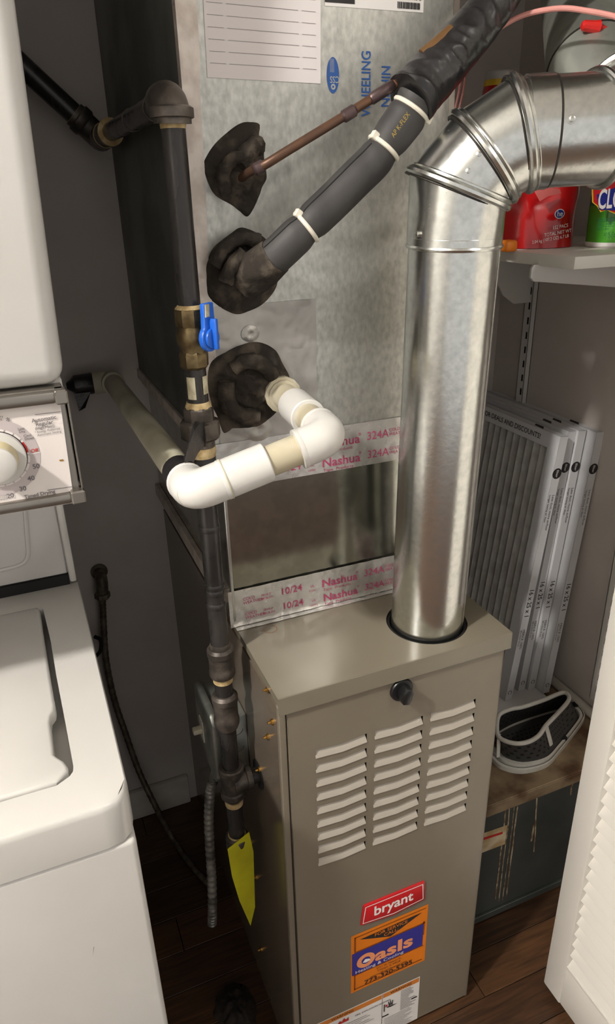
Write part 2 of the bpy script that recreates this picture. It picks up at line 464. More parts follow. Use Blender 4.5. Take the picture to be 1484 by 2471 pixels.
# front panel with lanced louvres
PX0, PX1, PZ0, PZ1 = .0118, .3535, .012, .824
cols = [(.0507, .1290), (.1423, .2205), (.2342, .3120)]
ROW0, ROWS, NROW, LH = .7327, .02645, 9, .0142
def vee(x, c): t = abs(x - (c[0] + c[1]) / 2) / ((c[1] - c[0]) / 2); return -.0030 * (1 - t)
loops = [[(PX0, 0, PZ0), (PX1, 0, PZ0), (PX1, 0, PZ1), (PX0, 0, PZ1)]]
slits = []
for c in cols:
    for rr in range(NROW):
        z = ROW0 - ROWS * rr; xs = [c[0], (c[0] + c[1]) / 2, c[1]]
        lo_ = [(x, 0, z + vee(x, c)) for x in xs]; hi_ = [(x, 0, z + LH + vee(x, c) * 1.35) for x in xs]
        loops.append(lo_ + hi_[::-1]); slits.append((c, z, xs))
b = nb(); poly_fill(b, loops)
for (A, B) in (((PX0, 0, PZ0), (PX1, 0, PZ0)), ((PX1, 0, PZ0), (PX1, 0, PZ1)), ((PX1, 0, PZ1), (PX0, 0, PZ1)), ((PX0, 0, PZ1), (PX0, 0, PZ0))):
    b.faces.new([b.verts.new(q) for q in (A, B, (B[0], .011, B[2]), (A[0], .011, A[2]))])
FP = obj('front_panel', b, 'taupe', FUR)
obj('panel_interior', box(PX0 + .03, PX1 - .03, .0095, .0118, .49, .76), 'cavity', FUR)
sl_me = None
for (c, z, xs) in slits:
    if True:
        bb = nb(); ny = 5; G = []
        for i, x in enumerate(xs):
            row = []
            for j in range(ny):
                t = j / (ny - 1); yy = -.0016 + .0085 * (t ** 1.3); zz = z - .0004 + vee(x, c) + (LH + .002 + vee(x, c) * .35) * t
                xx = x - .0012 if i == 0 else (x - .0022 * t if i == 2 else x)
                row.append(bb.verts.new((xx, yy, zz)))
            G.append(row)
        for i in range(2):
            for j in range(ny - 1): bb.faces.new((G[i][j], G[i + 1][j], G[i + 1][j + 1], G[i][j + 1]))
        obj('louver', bb, 'taupe_lit', FP)
# knob
kc = at(968, 1663, y=0); K = thing_k = obj('knob', lathe((kc.x, 0, kc.z), (0, -1, 0), [(0, .0182), (.003, .0178), (.0045, .0165), (.005, .0125)], 32), 'black_plastic', FUR)
gl = [(-.0055, -.0125), (.0045, -.0135), (.0075, -.006), (.0085, .004), (.0045, .0125), (-.003, .0128), (-.0075, .004), (-.0085, -.005)]
ca, sa = math.cos(-.15), math.sin(-.15)
obj('knob_grip', prism([(kc.x + u * ca - v * sa, -.004, kc.z + u * sa + v * ca) for u, v in gl], (0, -.016, 0), bev=.0012), 'black_plastic', K)
# brass screws of the left side
for (u, v) in ((648, 1663), (659, 1741), (648, 1777), (628, 1856), (605, 2032), (620, 2116), (632, 2290)):
    p = at(u, v, x=0)
    if p.z < .02: continue
    obj('screw', lathe((0, p.y, p.z), (-1, 0, 0), [(0, .0042), (.0025, .0042), (.004, .0025), (.0042, .0018), (.008, .0016)], 10), 'brass', FUR)
# gas inlet hole ring and conduit hole
obj('gas_inlet_hole', lathe((-.0005, .1165, .617), (-1, 0, 0), [(0, .024), (.0006, .024)], 32), 'cavity', FUR)
# lid corner notches
# badge and stickers
FPl = Plane((0, 0, 0), (1, 0, 0), (0, 0, 1))
def uz(u, v): p = at(u, v, y=0); return (p.x, p.z)
bd = [(.1213, .3475), (.1262, .3925), (.240, .3915), (.2425, .3465), (.182, .3395)]
BD = obj('badge', prism([(x, 0, z) for x, z in bd], (0, -.0028, 0), bev=.0006), 'badge_red', FUR); BD['label'] = 'red badge with white bryant lettering'
Bp = Plane((0, -.0028, 0), (1, 0, 0), (0, 0, 1))
ctr = V((.182, .367))
inn = [ctr + (V(q) - ctr) * k for q in bd for k in (1,)]
o1 = [(ctr.x + (x - ctr.x) * .95, ctr.y + (z - ctr.y) * .84) for x, z in bd]; o2 = [(ctr.x + (x - ctr.x) * .925, ctr.y + (z - ctr.y) * .77) for x, z in bd]
its = [('p', [o1[i], o1[(i + 1) % 5], o2[(i + 1) % 5], o2[i]]) for i in range(5)]
its.append(('t', 'bryant', .1815, .3685, .031, 'CENTER', 0, .022, .92))
decal('badge_lettering', Bp, its, 'ink_white', BD)
sx0, sx1, sz0, sz1 = .1045, .252, .178, .327
ST = obj('service_sticker', sheet(FPl, sx0, sx1, sz0, sz1, 1, 1, .0004), 'orange', FUR); ST['label'] = 'orange and blue service sticker'
def fr(x0, x1, z0, z1, t, gap=None): return [('r', x0, x1, z0, z0 + t), ('r', x0, x1, z1 - t, z1), ('r', x0, x0 + t, z0, z1), ('r', x1 - t, x1, z0, z1)]
Sp = Plane((0, -.0004, 0), (1, 0, 0), (0, 0, 1))
decal('sticker_frame', Sp, [('r', .1105, .247, .3185, .3205), ('r', .1105, .1135, .284, .3205), ('r', .1105, .2475, .2815, .284), ('r', .2435, .247, .251, .287), ('r', .1105, .113, .184, .2225), ('r', .1105, .246, .184, .1865), ('r', .1105, .247, .2215, .2235)], 'orange_dark', ST)
decal('sticker_arrow', Sp, [('p', [(.121, .311), (.240, .313), (.179, .286)])], 'ink', ST, .0006)
decal('arrow_lettering', Sp, [('t', 'FOR SERVICE', .180, .3065, .0105, 'CENTER', 0, .01, 1.05), ('t', 'CALL:', .180, .2965, .0105, 'CENTER', 0, .01, 1.05)], 'orange', ST, .0009)
decal('blue_band', Sp, [('r', .1065, .2445, .2245, .2812)], 'sticker_blue', ST, .0006)
decal('company_lettering', Sp, [('c', .1325, .252, .0085, .0175, 0, 6.283), ('t', 'asIs', .1505, .2505, .040, 'LEFT', 0, .035, 1.28)], 'letter_orange', ST, .0009)
decal('small_lettering', Sp, [('t', 'Heating & Cooling', .112, .2305, .0105, 'LEFT', 0, 0, 1.2), ('p', [(.126, .249), (.131, .256), (.139, .253), (.141, .248), (.133, .246)])], 'ink_white', ST, .0011)
decal('phone_lettering', Sp, [('t', '773-320-5395', .178, .1915, .0155, 'CENTER', 0, .012, 1.1), ('t', 'service@oasisheating.com', .178, .2005, .0068, 'CENTER'), ('t', '2711 W. Nelson St.', .178, .2165, .0062, 'CENTER'), ('t', 'Chicago, IL 60618', .178, .2092, .0062, 'CENTER')], 'ink', ST, .0009)
# warning label (two halves)
WLb = obj('warning_label', sheet(FPl, .018, .2445, .012, .1375, 1, 1, .0004), 'label_white', FUR); WLb['label'] = 'white warning label with orange headers'
decal('label_header', Sp, [('r', .020, .1655, .1235, .1355), ('r', .1685, .2425, .1235, .1355)], 'warn_orange', WLb)
its = [('r', .1665, .1673, .013, .137)]
rnd = random.Random(3)
for kx in range(13):
    its.append(('r', .205, .222 + rnd.random() * .016, .1195 - kx * .0045, .1205 - kx * .0045))
for kx in range(5): its.append(('r', .075 + .002 * kx, .120 + rnd.random() * .035, .098 - kx * .0052, .0988 - kx * .0052))
for kx in range(12): its.append(('r', .172, .215 + rnd.random() * .02, .060 - kx * .004, .0607 - kx * .004))
its += [('r', .228, .240, .081, .0845), ('r', .1675, .181, .068, .0715), ('r', .1705, .1725, .083, .104),
        ('p', [(.176, .094), (.199, .091), (.186, .089), (.178, .0905)]), ('p', [(.181, .093), (.179, .107), (.1805, .107), (.184, .095)]), ('p', [(.184, .095), (.183, .109), (.1845, .109), (.1865, .095)]), ('p', [(.1865, .094), (.188, .107), (.1895, .106), (.1885, .093)]),
        ('t', 'WARNING', .205, .1295, .009, 'CENTER'), ('t', 'WARNING', .088, .1295, .009, 'CENTER'), ('t', 'FIRE, EXPLOSION HAZARD', .112, .111, .006, 'LEFT')]
decal('label_print', Sp, its, 'ink', WLb, .0008)
decal('flame_print', Sp, [('p', [(.078, .1075), (.083, .116), (.087, .111), (.091, .1195), (.095, .112), (.1, .117), (.1, .1075)]), ('p', [(.174, .0935), (.1795, .0985), (.174, .102)])], 'ink_red', WLb, .0008)

# ================================================================== PLENUM (sheet-metal duct above the furnace)
LX, RX, PY, ZS = -.014, .325, .177, 1.108
PLN = thing('plenum_duct', 'tall galvanized sheet metal plenum duct standing on the furnace', 'duct', ((LX + RX) / 2, .44, HT))
b = nb(); LBX = LX + .012
box(LBX, RX, PY + .0015, WB - .002, HT, ZS, bm=b); LB = obj('lower_box', b, 'galvanized_bright', PLN); LB['label'] = 'mirror-bright smooth lower section'
UB = obj('upper_box', box(LX + .001, RX, PY, WB - .002, ZS, ZC - .002, .001, 1), 'galvanized', PLN)
obj('side_panel', box(LX - .0012, LX + .0008, PY + .004, WB - .004, ZS + .03, ZC - .004), 'galvanized_shaded', PLN)
b = box(LX - .006, LX + .012, PY + .02, WB - .003, ZS + .012, ZS + .03, .001, 1); box(LBX - .010, LBX, PY + .05, WB - .003, .868, .892, .001, 1, bm=b)
obj('side_flange', b, 'foil_old', PLN)
obj('right_flange', box(RX, RX + .016, PY + .012, PY + .020, 1.2, ZC - .01, .0006, 1), 'foil_old', PLN)
obj('edge_bead', box(LBX - .0035, LBX + .0015, PY - .0022, PY + .006, HT + .004, ZS, .0008, 1), 'vent_steel', PLN)
PPl = Plane((0, PY, 0), (1, 0, 0), (0, 0, 1))
# aged foil tape up the corner (front strip and side strip)
b = nb(); nz_ = 130; G = []
for j in range(nz_ + 1):
    z = 1.16 + (ZC - .02 - 1.16) * j / nz_; row = []
    wdt = .0225 + .004 * noise.noise(V((z * 9, 1, 0))) if z > 1.575 else .0145 + .0035 * noise.noise(V((z * 14, 3, 0))) + .006 * max(0, (z - 1.36) / .2)
    for i in range(9):
        t = i / 8
        if t < .25: q = V((LX - .0012, PY + .012 * (1 - t / .25), z))
        else: q = V((LX - .0012 + wdt * (t - .25) / .75, PY - .0008, z))
        nn = noise.noise(q * 120) * .0007 + abs(noise.noise(q * 45)) * .0012
        q += V((-.3, -1, 0)) * nn; row.append(b.verts.new(q))
    G.append(row)
for j in range(nz_):
    for i in range(8): b.faces.new((G[j][i], G[j][i + 1], G[j + 1][i + 1], G[j + 1][i]))
obj('corner_tape', b, 'foil_old', PLN, 60)['label'] = 'wrinkled aged foil tape along the corner'
# square foil patch in two lapped sheets
b = nb()
sheet(PPl, -.004, .1378, 1.255, 1.3205, 60, 30, .0005, .0011, 42, bm=b); sheet(PPl, -.004, .1366, 1.128, 1.259, 60, 50, .0009, .0009, 34, bm=b, seed=4)
obj('foil_patch', b, 'foil_patch', PLN, 60)['label'] = 'square patch of creased foil tape'
for (u, v, r_) in ((603, 805, .0105), (622, 1035, .017)):   # wrinkled bumps under the patch
    p = at(u, v, y=PY); bb = nb(); R_ = []
    for i in range(6):
        rr = r_ * i / 5; R_.append([bb.verts.new(PPl.p(p.x + math.cos(a) * rr * 1.15, p.z + math.sin(a) * rr, .0016 + .0022 * math.sin(math.pi * i / 5) ** 2 + abs(noise.noise(V((math.cos(a) * 3, math.sin(a) * 3, rr * 200)))) * .002 * i / 5)) for a in [2 * math.pi * k / 28 for k in range(28)]])
    for i in range(5):
        for k in range(28): bb.faces.new((R_[i][k], R_[i][(k + 1) % 28], R_[i + 1][(k + 1) % 28], R_[i + 1][k]))
    obj('foil_wrinkle', bb, 'foil_patch', PLN, 60)
# printed foil tapes
def tape(z0, z1, x0, x1, rows, nm, lab, amp=.0006, seed=0, zk=None):
    o = obj(nm, sheet(PPl, x0, x1, z0, z1, 130, 26, .0016, amp, 40, seed=seed), 'foil', PLN, 60); o['label'] = lab
    its = []
    for (zz, ph, sc) in rows:
        x = ph
        its += [('t', '324A', x, zz, .0175 * sc, 'LEFT', 0, 0, .95), ('t', 'COLD', x + .0365 * sc, zz + .0045, .0068 * sc), ('t', 'WEATHER', x + .0365 * sc, zz - .002, .0068 * sc),
                ('t', 'Nashua', x - .072, zz - .0015, .0188 * sc, 'LEFT', 0, .012, 1.08), ('t', '\u00ae', x - .0135, zz + .0055, .006), ('t', 'Tape  Products', x - .070, zz - .0125, .0062 * sc, 'LEFT', 0, 0, 1.25),
                ('c', x - .0875, zz - .001, .0048, .0053, 0, 6.283), ('t', 'UL', x - .0875, zz - .001, .006, 'CENTER'), ('t', 'LISTED', x - .0875, zz - .009, .004, 'CENTER'),
                ('t', '10/24', x - .140, zz + .001, .0165 * sc, 'LEFT', 0, .006, .95), ('t', '181A-P', x - .171, zz + .003, .0055), ('t', '181B-FX', x - .171, zz - .003, .0055),
                ('t', 'COLD', x - .199, zz + .0035, .0068), ('t', 'WEATHER', x - .199, zz - .003, .0068), ('t', '324A', x - .2365, zz - .001, .0175 * sc, 'LEFT', 0, 0, .95)]
    its = [i for i in its if i[2] > x0 + .002 and i[2] < x1 - .01]
    decal('tape_print', PPl, its, 'ink_magenta', o, .0016 + amp * 1.3)
    return o
tape(1.0785, 1.1445, -.0115, RX, [(1.1225, .213, 1.), (1.094, .214, 1.)], 'printed_tape', 'upper strip of bright foil tape with magenta print', .0005, 2)
tape(HT + .002, .9175, -.0105, RX, [(.897, .210, 1.), (.871, .212, .98)], 'printed_tape', 'lower strip of bright foil tape with magenta print', .0011, 5)
b = nb(); sheet(Plane((0, 0, HT), (1, 0, 0), (0, 1, 0)), -.0035, RX, PY - .012, PY + .001, 90, 6, .0009, .0006, 40, bm=b, seed=8)
obj('tape_fold', b, 'foil', PLN, 60)
# ruled paper sheet and maker's label
b = nb(); PT = [at(500, 187, y=PY), at(773, 202, y=PY)]
pq = [(PT[0].x, PT[0].z), (PT[1].x, PT[1].z), (PT[1].x + .004, PT[1].z + .21), (PT[0].x + .004, PT[0].z + .21)]
PAP = obj('paper_sheet', prism([PPl.p(u, v, .0004) for u, v in pq], (0, -.0004, 0)), 'paper', PLN); PAP['label'] = 'white ruled record sheet'
Pq = Plane((PT[0].x, PY - .0008, PT[0].z), (PT[1] - PT[0]), (0, 0, 1)); Pq.v = V((0, 0, 1)); its = []
wd = (PT[1] - PT[0]).length
for k in range(14):
    z = .0135 + k * .0110
    its += [('r', .004, .022, z, z + .0005), ('r', .026, wd - .026, z, z + .0005), ('r', wd - .022, wd - .005, z, z + .0005)]
decal('ruled_lines', Pq, its, 'ink_line', PAP, .0003)
l0 = at(783, 2, y=PY); l1 = at(1021, 31, y=PY)
LAB = obj('maker_label', sheet(PPl, l0.x, l1.x, l1.z, l1.z + .12, 1, 1, .0005), 'label_white', PLN); LAB['label'] = 'white printed label with bar code'
Lp = Plane((0, PY - .0005, 0), (1, 0, 0), (0, 0, 1)); its = []
x = at(958, 20, y=PY).x; xe = at(1013, 20, y=PY).x; zb = l1.z + .0026; rnd = random.Random(11)
while x < xe:
    ww = rnd.choice((.0005, .0009, .0013)); its.append(('r', x, min(x + ww, xe), zb, zb + .0065)); x += ww + rnd.choice((.0004, .0007))
its += [('t', '335002-103 B', (at(958, 20, y=PY).x + xe) / 2, zb + .0105, .0058, 'CENTER'), ('r', l0.x, at(855, 10, y=PY).x, l1.z + .0035, l1.z + .06), ('t', 'Rev. A   07/2019', l0.x + .055, l1.z + .0185, .005)]
decal('label_print', Lp, its, 'ink', LAB)
# blue mill stamp
sz = Plane((0, PY, 0), (0, 0, 1), (-1, 0, 0))     # text reads upward
p1, p2 = at(884, 190, y=PY), at(932, 190, y=PY); pe = at(803, 182, y=PY)
its = [('t', 'WHEELING', p1.z - .0392, -p1.x, .0168, 'LEFT', 0, .012, .80), ('t', 'NISHIN', p2.z - .0300, -p2.x, .0168, 'LEFT', 0, .012, .80)]
decal('mill_stamp', sz, its, 'ink_blue', PLN, .0006)
el = [('p', [(pe.z + math.cos(a) * .0182, -pe.x + math.sin(a) * .0078) for a in [2 * math.pi * k / 28 for k in range(28)]])]
STM = decal('oval_stamp', sz, el, 'ink_blue', PLN, .0006)
decal('stamp_lettering', sz, [('t', 'CSS', pe.z - .004, -pe.x - .002, .0095, 'CENTER', 1.57, .01, .8), ('c', pe.z - .0115, -pe.x, .0012, .003, 0, 6.283)] + [('r', pe.z + .003, pe.z + .0165, -pe.x - .001 + k * .0014, -pe.x - .0006 + k * .0014) for k in range(4)], 'galvanized', STM, .0009)

# ================================================================== VENT PIPE
VP = thing('vent_pipe', 'shiny galvanized round vent pipe rising from the furnace and elbowing right', 'vent pipe', (VX, VY, HT))
a27 = math.radians(27); dx, dy = math.cos(a27), -math.sin(a27)
def vs_(s, z): return (TX - .004 + dx * s, TY + dy * s, z)
def vz_(z): return V((VX, VY, HT)) + VDIR * ((z - HT) / VDIR.z)
ax0 = [vz_(HT - .022), vz_(1.39)]
obj('straight_pipe', skin(miter(ax0, 64)(VR)), 'vent_steel', VP)
so = V((VR * .80, -VR * .60, 0)); obj('pipe_seam', tube([vz_(HT - .01) + so, vz_(1.384) + so], .0042, 8, flat=((.8, -.6, 0), .35)), 'vent_steel', VP)
def ringtube(ring, r, name='bead', m='vent_steel', par=None): return obj(name, tube(ring, r, 8, closed=True), m, par or VP)
mm = miter([vz_(1.37), vz_(1.386), vz_(1.40)], 64)
ringtube(mm(VR + .001)[1], .0028); ringtube(miter([vz_(1.3), vz_(1.396), vz_(1.45)], 64)(VR + .0008)[1], .0014)
ax = [vz_(1.386), vz_(1.447), vs_(.031, 1.477), vs_(.068, 1.4985), vs_(.150, 1.5005), (.443, -.012, 1.515), (.468, .020, 1.530), (.474, .034, 1.541)]
mt = miter(ax, 64)
RE = VR + .0022; rg = mt(RE)
for i in range(4):
    obj('elbow_gore', skin(rg[i:i + 2]), 'vent_steel', VP)
for i in range(4, 7): obj('elbow_gore', skin(rg[i:i + 2]), 'vent_steel', VP)
rb = mt(RE + .0018)
for i in (1, 2, 3):
    ringtube(rb[i], .0042)
    d = (V(ax[i + 1]) - V(ax[i])).normalized()
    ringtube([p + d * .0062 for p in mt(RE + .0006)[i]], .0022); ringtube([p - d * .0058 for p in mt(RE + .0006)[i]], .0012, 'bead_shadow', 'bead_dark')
for i in (4, 5, 6): ringtube(rb[i], .0032)
# slip joint of the horizontal run
d4 = (V(ax[4]) - V(ax[3])).normalized()
cs = V(ax[3]) + d4 * .030
obj('slip_collar', lathe(cs - d4 * .028, d4, [(0, RE + .0003), (.0, RE + .0016), (.028, RE + .0018), (.0285, RE + .0002)], 64, cap=False), 'vent_steel', VP)
obj('collar_gap', lathe(cs + d4 * .0005, d4, [(0, RE + .0014), (.0022, RE + .0004)], 64, cap=False), 'bead_dark', VP)
def pipe_screw(u, v, axis_a, axis_d, r):
    # screw where the photo shows it on the cylinder
    d = (CM @ V(((u - IW / 2) / FPX, -(v - IH / 2) / FPX, -1))).normalized(); A, D = V(axis_a), V(axis_d).normalized()
    oc = CAM - A; dd = d - D * d.dot(D); oo = oc - D * oc.dot(D)
    aa, bb, cc = dd.dot(dd), 2 * dd.dot(oo), oo.dot(oo) - r * r; disc = bb * bb - 4 * aa * cc
    if disc < 0: return
    p = CAM + d * ((-bb - math.sqrt(disc)) / (2 * aa)); n_ = (p - A) - D * (p - A).dot(D)
    obj('screw', lathe(p - n_.normalized() * .001, n_, [(0, .0048), (.002, .0048), (.0021, .0032), (.0055, .0032), (.006, .0022)], 8), 'zinc', VP)
pipe_screw(1012, 565, vz_(1.2), VDIR, VR + .001); pipe_screw(1379, 288, ax[3], d4, RE)
for (u, v, i) in ((1155, 371, 1), (1130, 412, 1), (1319, 360, 3)):
    dD = V(ax[i + 1]) - V(ax[i]); d = (CM @ V(((u - IW / 2) / FPX, -(v - IH / 2) / FPX, -1))).normalized(); A, D = V(ax[i]), dD.normalized()
    oc = CAM - A; dd = d - D * d.dot(D); oo = oc - D * oc.dot(D); aa, bb, cc = dd.dot(dd), 2 * dd.dot(oo), oo.dot(oo) - RE * RE; q = bb * bb - 4 * aa * cc
    if q > 0:
        p = CAM + d * ((-bb - math.sqrt(q)) / (2 * aa)); n_ = (p - A) - D * (p - A).dot(D)
        obj('rivet', lathe(p - n_.normalized() * .001, n_, [(0, .003), (.0018, .0026), (.0024, .001)], 10), 'vent_steel', VP)
# older flue behind
S0, S1, S2 = at(1490, 264, y=.050), at(1428, 168, y=.110), at(1400, 14, y=.30)
FO = S0
OF = thing('flue_pipe', 'dull grey old flue pipe slanting up behind the shiny elbow', 'flue pipe', FO)
fx = [S0, S1, S2, S2 + (S2 - S1) * .8]; fmt = miter(fx, 64)(.0535)
obj('flue_section', skin(fmt[0:2]), 'flue_old', OF); obj('flue_section', skin(fmt[1:4]), 'flue_old', OF)
obj('joint_line', tube([p + (S1 - S0).normalized() * .0 for p in miter(fx, 64)(.0537)[1]], .0012, 6, closed=True), 'bead_dark', OF)
FD = (S1 - S0).normalized()
obj('collar', lathe(S0, FD, [(-.010, .0535), (-.006, .0575), (0, .0595), (.006, .0595), (.010, .0575), (.013, .0540)], 64, cap=False), 'vent_steel', OF)
NT = top('wire_nut', lathe(at(1427, 64, y=.082), (.9, -.3, -.1), [(-.012, .003), (-.010, .0055), (.004, .0065), (.009, .0075), (.012, .0035), (.022, .001)], 10), 'wire_nut', 'small red wire nut lying on the old flue pipe', 'wire nut', at(1427, 64, y=.082))

# ================================================================== GAS PIPE
GX, GY, GR = -.042, .1205, .0128
def zv(v):
    lo, hi = -.2, 2.2
    for _ in range(40):
        z = (lo + hi) / 2; q = CM.transposed() @ (V((GX, GY, z)) - CAM)
        if IH / 2 - FPX * q.y / -q.z > v: lo = z
        else: hi = z
    return z
GP = thing('gas_pipe', 'black iron gas pipe with brass shutoff valve running down past the furnace', 'gas pipe', (GX, GY, zv(2050)))
def gl_(name, prof, m, par=None, seg=24):
    z0 = zv(prof[0][0]); return obj(name, lathe((GX, GY, 0), (0, 0, 1), [(zv(v), r) for v, r in prof][::-1], seg), m, par or GP)
ZT = 1.536
gl_('pipe', [(310, GR), (740, GR)], 'iron'); gl_('pipe_thread', [(288, GR + .0004), (300, GR + .0008), (311, GR + .0002)], 'pipe_dope')
# top elbow
b = nb(); arc = [V((GX, GY + .022 - .022 * math.cos(a), ZT - .022 + .022 * math.sin(a))) for a in [k * math.pi / 2 / 10 for k in range(11)]]
tube([V((GX, GY, zv(278)))] + arc + [V((GX, GY + .034, ZT))], .0195, 24, bm=b)
lathe((GX, GY, zv(287)), (0, 0, 1), [(0, .0205), (.001, .0225), (.0095, .0225), (.0115, .0195)], 24, bm=b)
obj('elbow', b, 'iron_fit', GP)
obj('pipe', cyl((GX, GY + .03, ZT), (GX, .635, ZT), GR, 24), 'iron', GP)
for yy in (.20, .34): obj('pipe_band', lathe((GX, yy, ZT), (0, 1, 0), [(0, GR + .0002), (.001, GR + .0012), (.004, GR + .0012), (.005, GR + .0002)], 24), 'iron_fit', GP)
obj('pipe_thread', lathe((GX, .525, ZT), (0, 1, 0), [(0, GR + .001), (.003, .0192), (.008, .0195)], 24), 'pipe_dope', GP)
b = nb(); lathe((GX, .53, ZT), (0, 1, 0), [(0, .0185), (.012, .0195), (.03, .018)], 24, bm=b); lathe((GX, .655, ZT), (0, -1, 0), [(0, .019), (.045, .019), (.06, .0195), (.07, .0175)], 24, bm=b)
obj('coupling', b, 'iron_fit', GP)
obj('pipe_thread', lathe((GX, .585, ZT), (0, 1, 0), [(0, GR + .001), (.002, .0186), (.006, .0188)], 24), 'pipe_dope', GP)
E1 = at(232, 333, y=.655); D1 = (at(65, 180, y=.655) - at(215, 318, y=.655)).normalized()
b = nb(); q0 = V((GX, .65, ZT)); tube(smooth_path([V((GX, .62, ZT)), q0, q0 + D1 * .02, q0 + D1 * .05], 6), .0195, 20, bm=b); lathe(q0 + D1 * .028, D1, [(0, .0205), (.003, .0225), (.014, .0225), (.016, .0205)], 20, bm=b)
obj('elbow', b, 'iron_fit', GP); obj('pipe_thread', lathe(q0 + D1 * .0445, D1, [(0, .0195), (.006, .0175)], 20), 'pipe_dope', GP)
obj('pipe', cyl(q0 + D1 * .045, q0 + D1 * .34, .0168, 24), 'iron', GP)
# ball valve
b = nb(); gz = zv
lathe((GX, GY, 0), (0, 0, 1), [(zv(787), .0165), (zv(782), .0178), (zv(748), .0178), (zv(742), .0165), (zv(738), .0135)], 8, bm=b)
lathe((GX, GY, 0), (0, 0, 1), [(zv(850), .0155), (zv(838), .0150), (zv(825), .0178), (zv(808), .0185), (zv(795), .0165), (zv(786), .0155)], 24, bm=b)
lathe((GX, GY, 0), (0, 0, 1), [(zv(888), .0145), (zv(882), .0170), (zv(852), .0174), (zv(846), .0155)], 8, bm=b)
hv = at(505, 812, y=.098); cv = V((GX, GY, zv(815)))
hd = V((.60, -.80, 0)).normalized()
cyl(cv, cv + hd * .026, .0085, 16, bm=b)
VALVE = obj('shutoff_valve', b, 'brass_dull', GP); VALVE['label'] = 'dull brass ball valve with a blue lever handle'
HN = Plane(cv + hd * .024 + V((-.002, 0, .002)), (0, 0, 1).__class__ and hd.cross(V((0, 0, 1))) * -1, (0, 0, 1))
HN.n = hd; HN.u = V((0, 0, 1)).cross(hd)
hp = [(HN.p(.0152 * math.cos(a), .0152 * math.sin(a))) for a in [math.radians(d) for d in range(-230, 51, 14)]]
hp += [HN.p(.0088, .026), HN.p(.0085, .0385), HN.p(-.0085, .0385), HN.p(-.0088, .026)]
b = prism(hp, hd * .0065, bev=.0012)
prism([HN.p(.0115 * math.cos(a), .0115 * math.sin(a), .006) for a in [2 * math.pi * k / 20 for k in range(20)]], hd * .004, bm=b, bev=.001)
box_c = HN.p(0, .004, .008)
prism([HN.p(-.0022, -.012, .006), HN.p(.0022, -.012, .006), HN.p(.0022, .022, .006), HN.p(-.0022, .022, .006)], hd * .010, bm=b, bev=.001)
HDL = obj('valve_handle', b, 'valve_blue', VALVE); HDL['label'] = 'blue lever handle'
b = nb(); prism([HN.p(-.0085, .024, .0068), HN.p(-.0015, .0245, .0068), HN.p(-.0005, .0375, .0068), HN.p(-.0075, .0378, .0068)], hd * .0008, bm=b)
obj('tape_scrap', b, 'cream_tape', VALVE)
gl_('pipe_thread', [(735, GR + .0006), (744, .0172)], 'pipe_dope')
gl_('nipple', [(886, GR), (972, GR)], 'iron')
for (v0, v1, a0, a1) in ((905, 958, -2.75, -1.9), (905, 948, -1.2, -.3)):
    b = nb(); z0, z1 = zv(v1), zv(v0); n = 8; A = [[b.verts.new((GX + math.cos(a0 + (a1 - a0) * i / n) * (GR + .0006), GY + math.sin(a0 + (a1 - a0) * i / n) * (GR + .0006), z)) for i in range(n + 1)] for z in (z0, z1)]
    for i in range(n): b.faces.new((A[0][i], A[0][i + 1], A[1][i + 1], A[1][i]))
    obj('tape_scrap', b, 'cream_tape', GP)
gl_('pipe_thread', [(968, GR + .0008), (978, .0155), (984, .0165)], 'pipe_dope')
gl_('union_collar', [(980, .0165), (985, .0185), (1018, .0185), (1022, .0165)], 'iron_fit', seg=8)
gl_('union_nut', [(1012, .021), (1016, .0245), (1052, .0248), (1058, .021), (1062, .016)], 'iron_fit', seg=8)
gl_('pipe_thread', [(1076, .0168), (1086, .0172), (1100, .0160)], 'pipe_dope'); gl_('union_tail', [(1056, .0165), (1090, .0165), (1094, .0145)], 'iron_fit')
gl_('black_tape_wrap', [(1098, .0152), (1104, .0160), (1150, .0156), (1154, .0145)], 'vinyl_tape')
gl_('pipe', [(1090, GR), (1555, GR)], 'iron')
for vv in (1265, 1405, 1418, 1450): gl_('pipe_band', [(vv, GR + .0002), (vv + 2, GR + .0009), (vv + 12, GR + .0008), (vv + 14, GR + .0002)], 'iron')
gl_('pipe_thread', [(1550, GR + .0005), (1556, .0148), (1568, .0142), (1572, .0150)], 'iron_fit')
gl_('coupling', [(1560, .0160), (1566, .0192), (1578, .0192), (1580, .0178), (1612, .0178), (1616, .0188), (1624, .0188), (1628, .0172)], 'iron_fit')
gl_('pipe_thread', [(1626, .0148), (1642, .0142)], 'pipe_dope'); gl_('nipple', [(1636, GR), (1690, GR)], 'iron')
gl_('coupling', [(1672, .0155), (1678, .0192), (1690, .0192), (1692, .0178), (1728, .0178), (1732, .0190), (1742, .0190), (1752, .0165)], 'iron_fit')
gl_('pipe', [(1748, GR), (1860, GR)], 'iron')
zt = .6175
b = nb(); lathe((GX, GY, zt), (0, 0, 1), [(-.030, .0175), (-.028, .0195), (-.019, .0195), (-.017, .0172), (.017, .0172), (.019, .0198), (.028, .0198), (.030, .0175)], 24, bm=b)
lathe((GX, .1165, zt), (1, 0, 0), [(0, .0165), (.020, .0165), (.021, .0185), (.029, .0185), (.030, .0155)], 24, bm=b)
obj('tee', b, 'iron_fit', GP); obj('nipple', cyl((GX + .026, .1165, zt), (.012, .1165, zt), GR, 20), 'iron', GP)
obj('nipple', cyl((GX, GY, zt - .028), (GX, GY, zv(2025)), GR, 24), 'iron', GP)
gl_('pipe_thread', [(1926, .0148), (1938, .0142)], 'pipe_dope')
gl_('cap', [(2012, .0150), (2016, .0188), (2040, .0186), (2052, .0165), (2056, .008)], 'iron_fit')
gl_('cap_residue', [(2010, .0140), (2016, .0160), (2020, .0150)], 'pipe_dope')
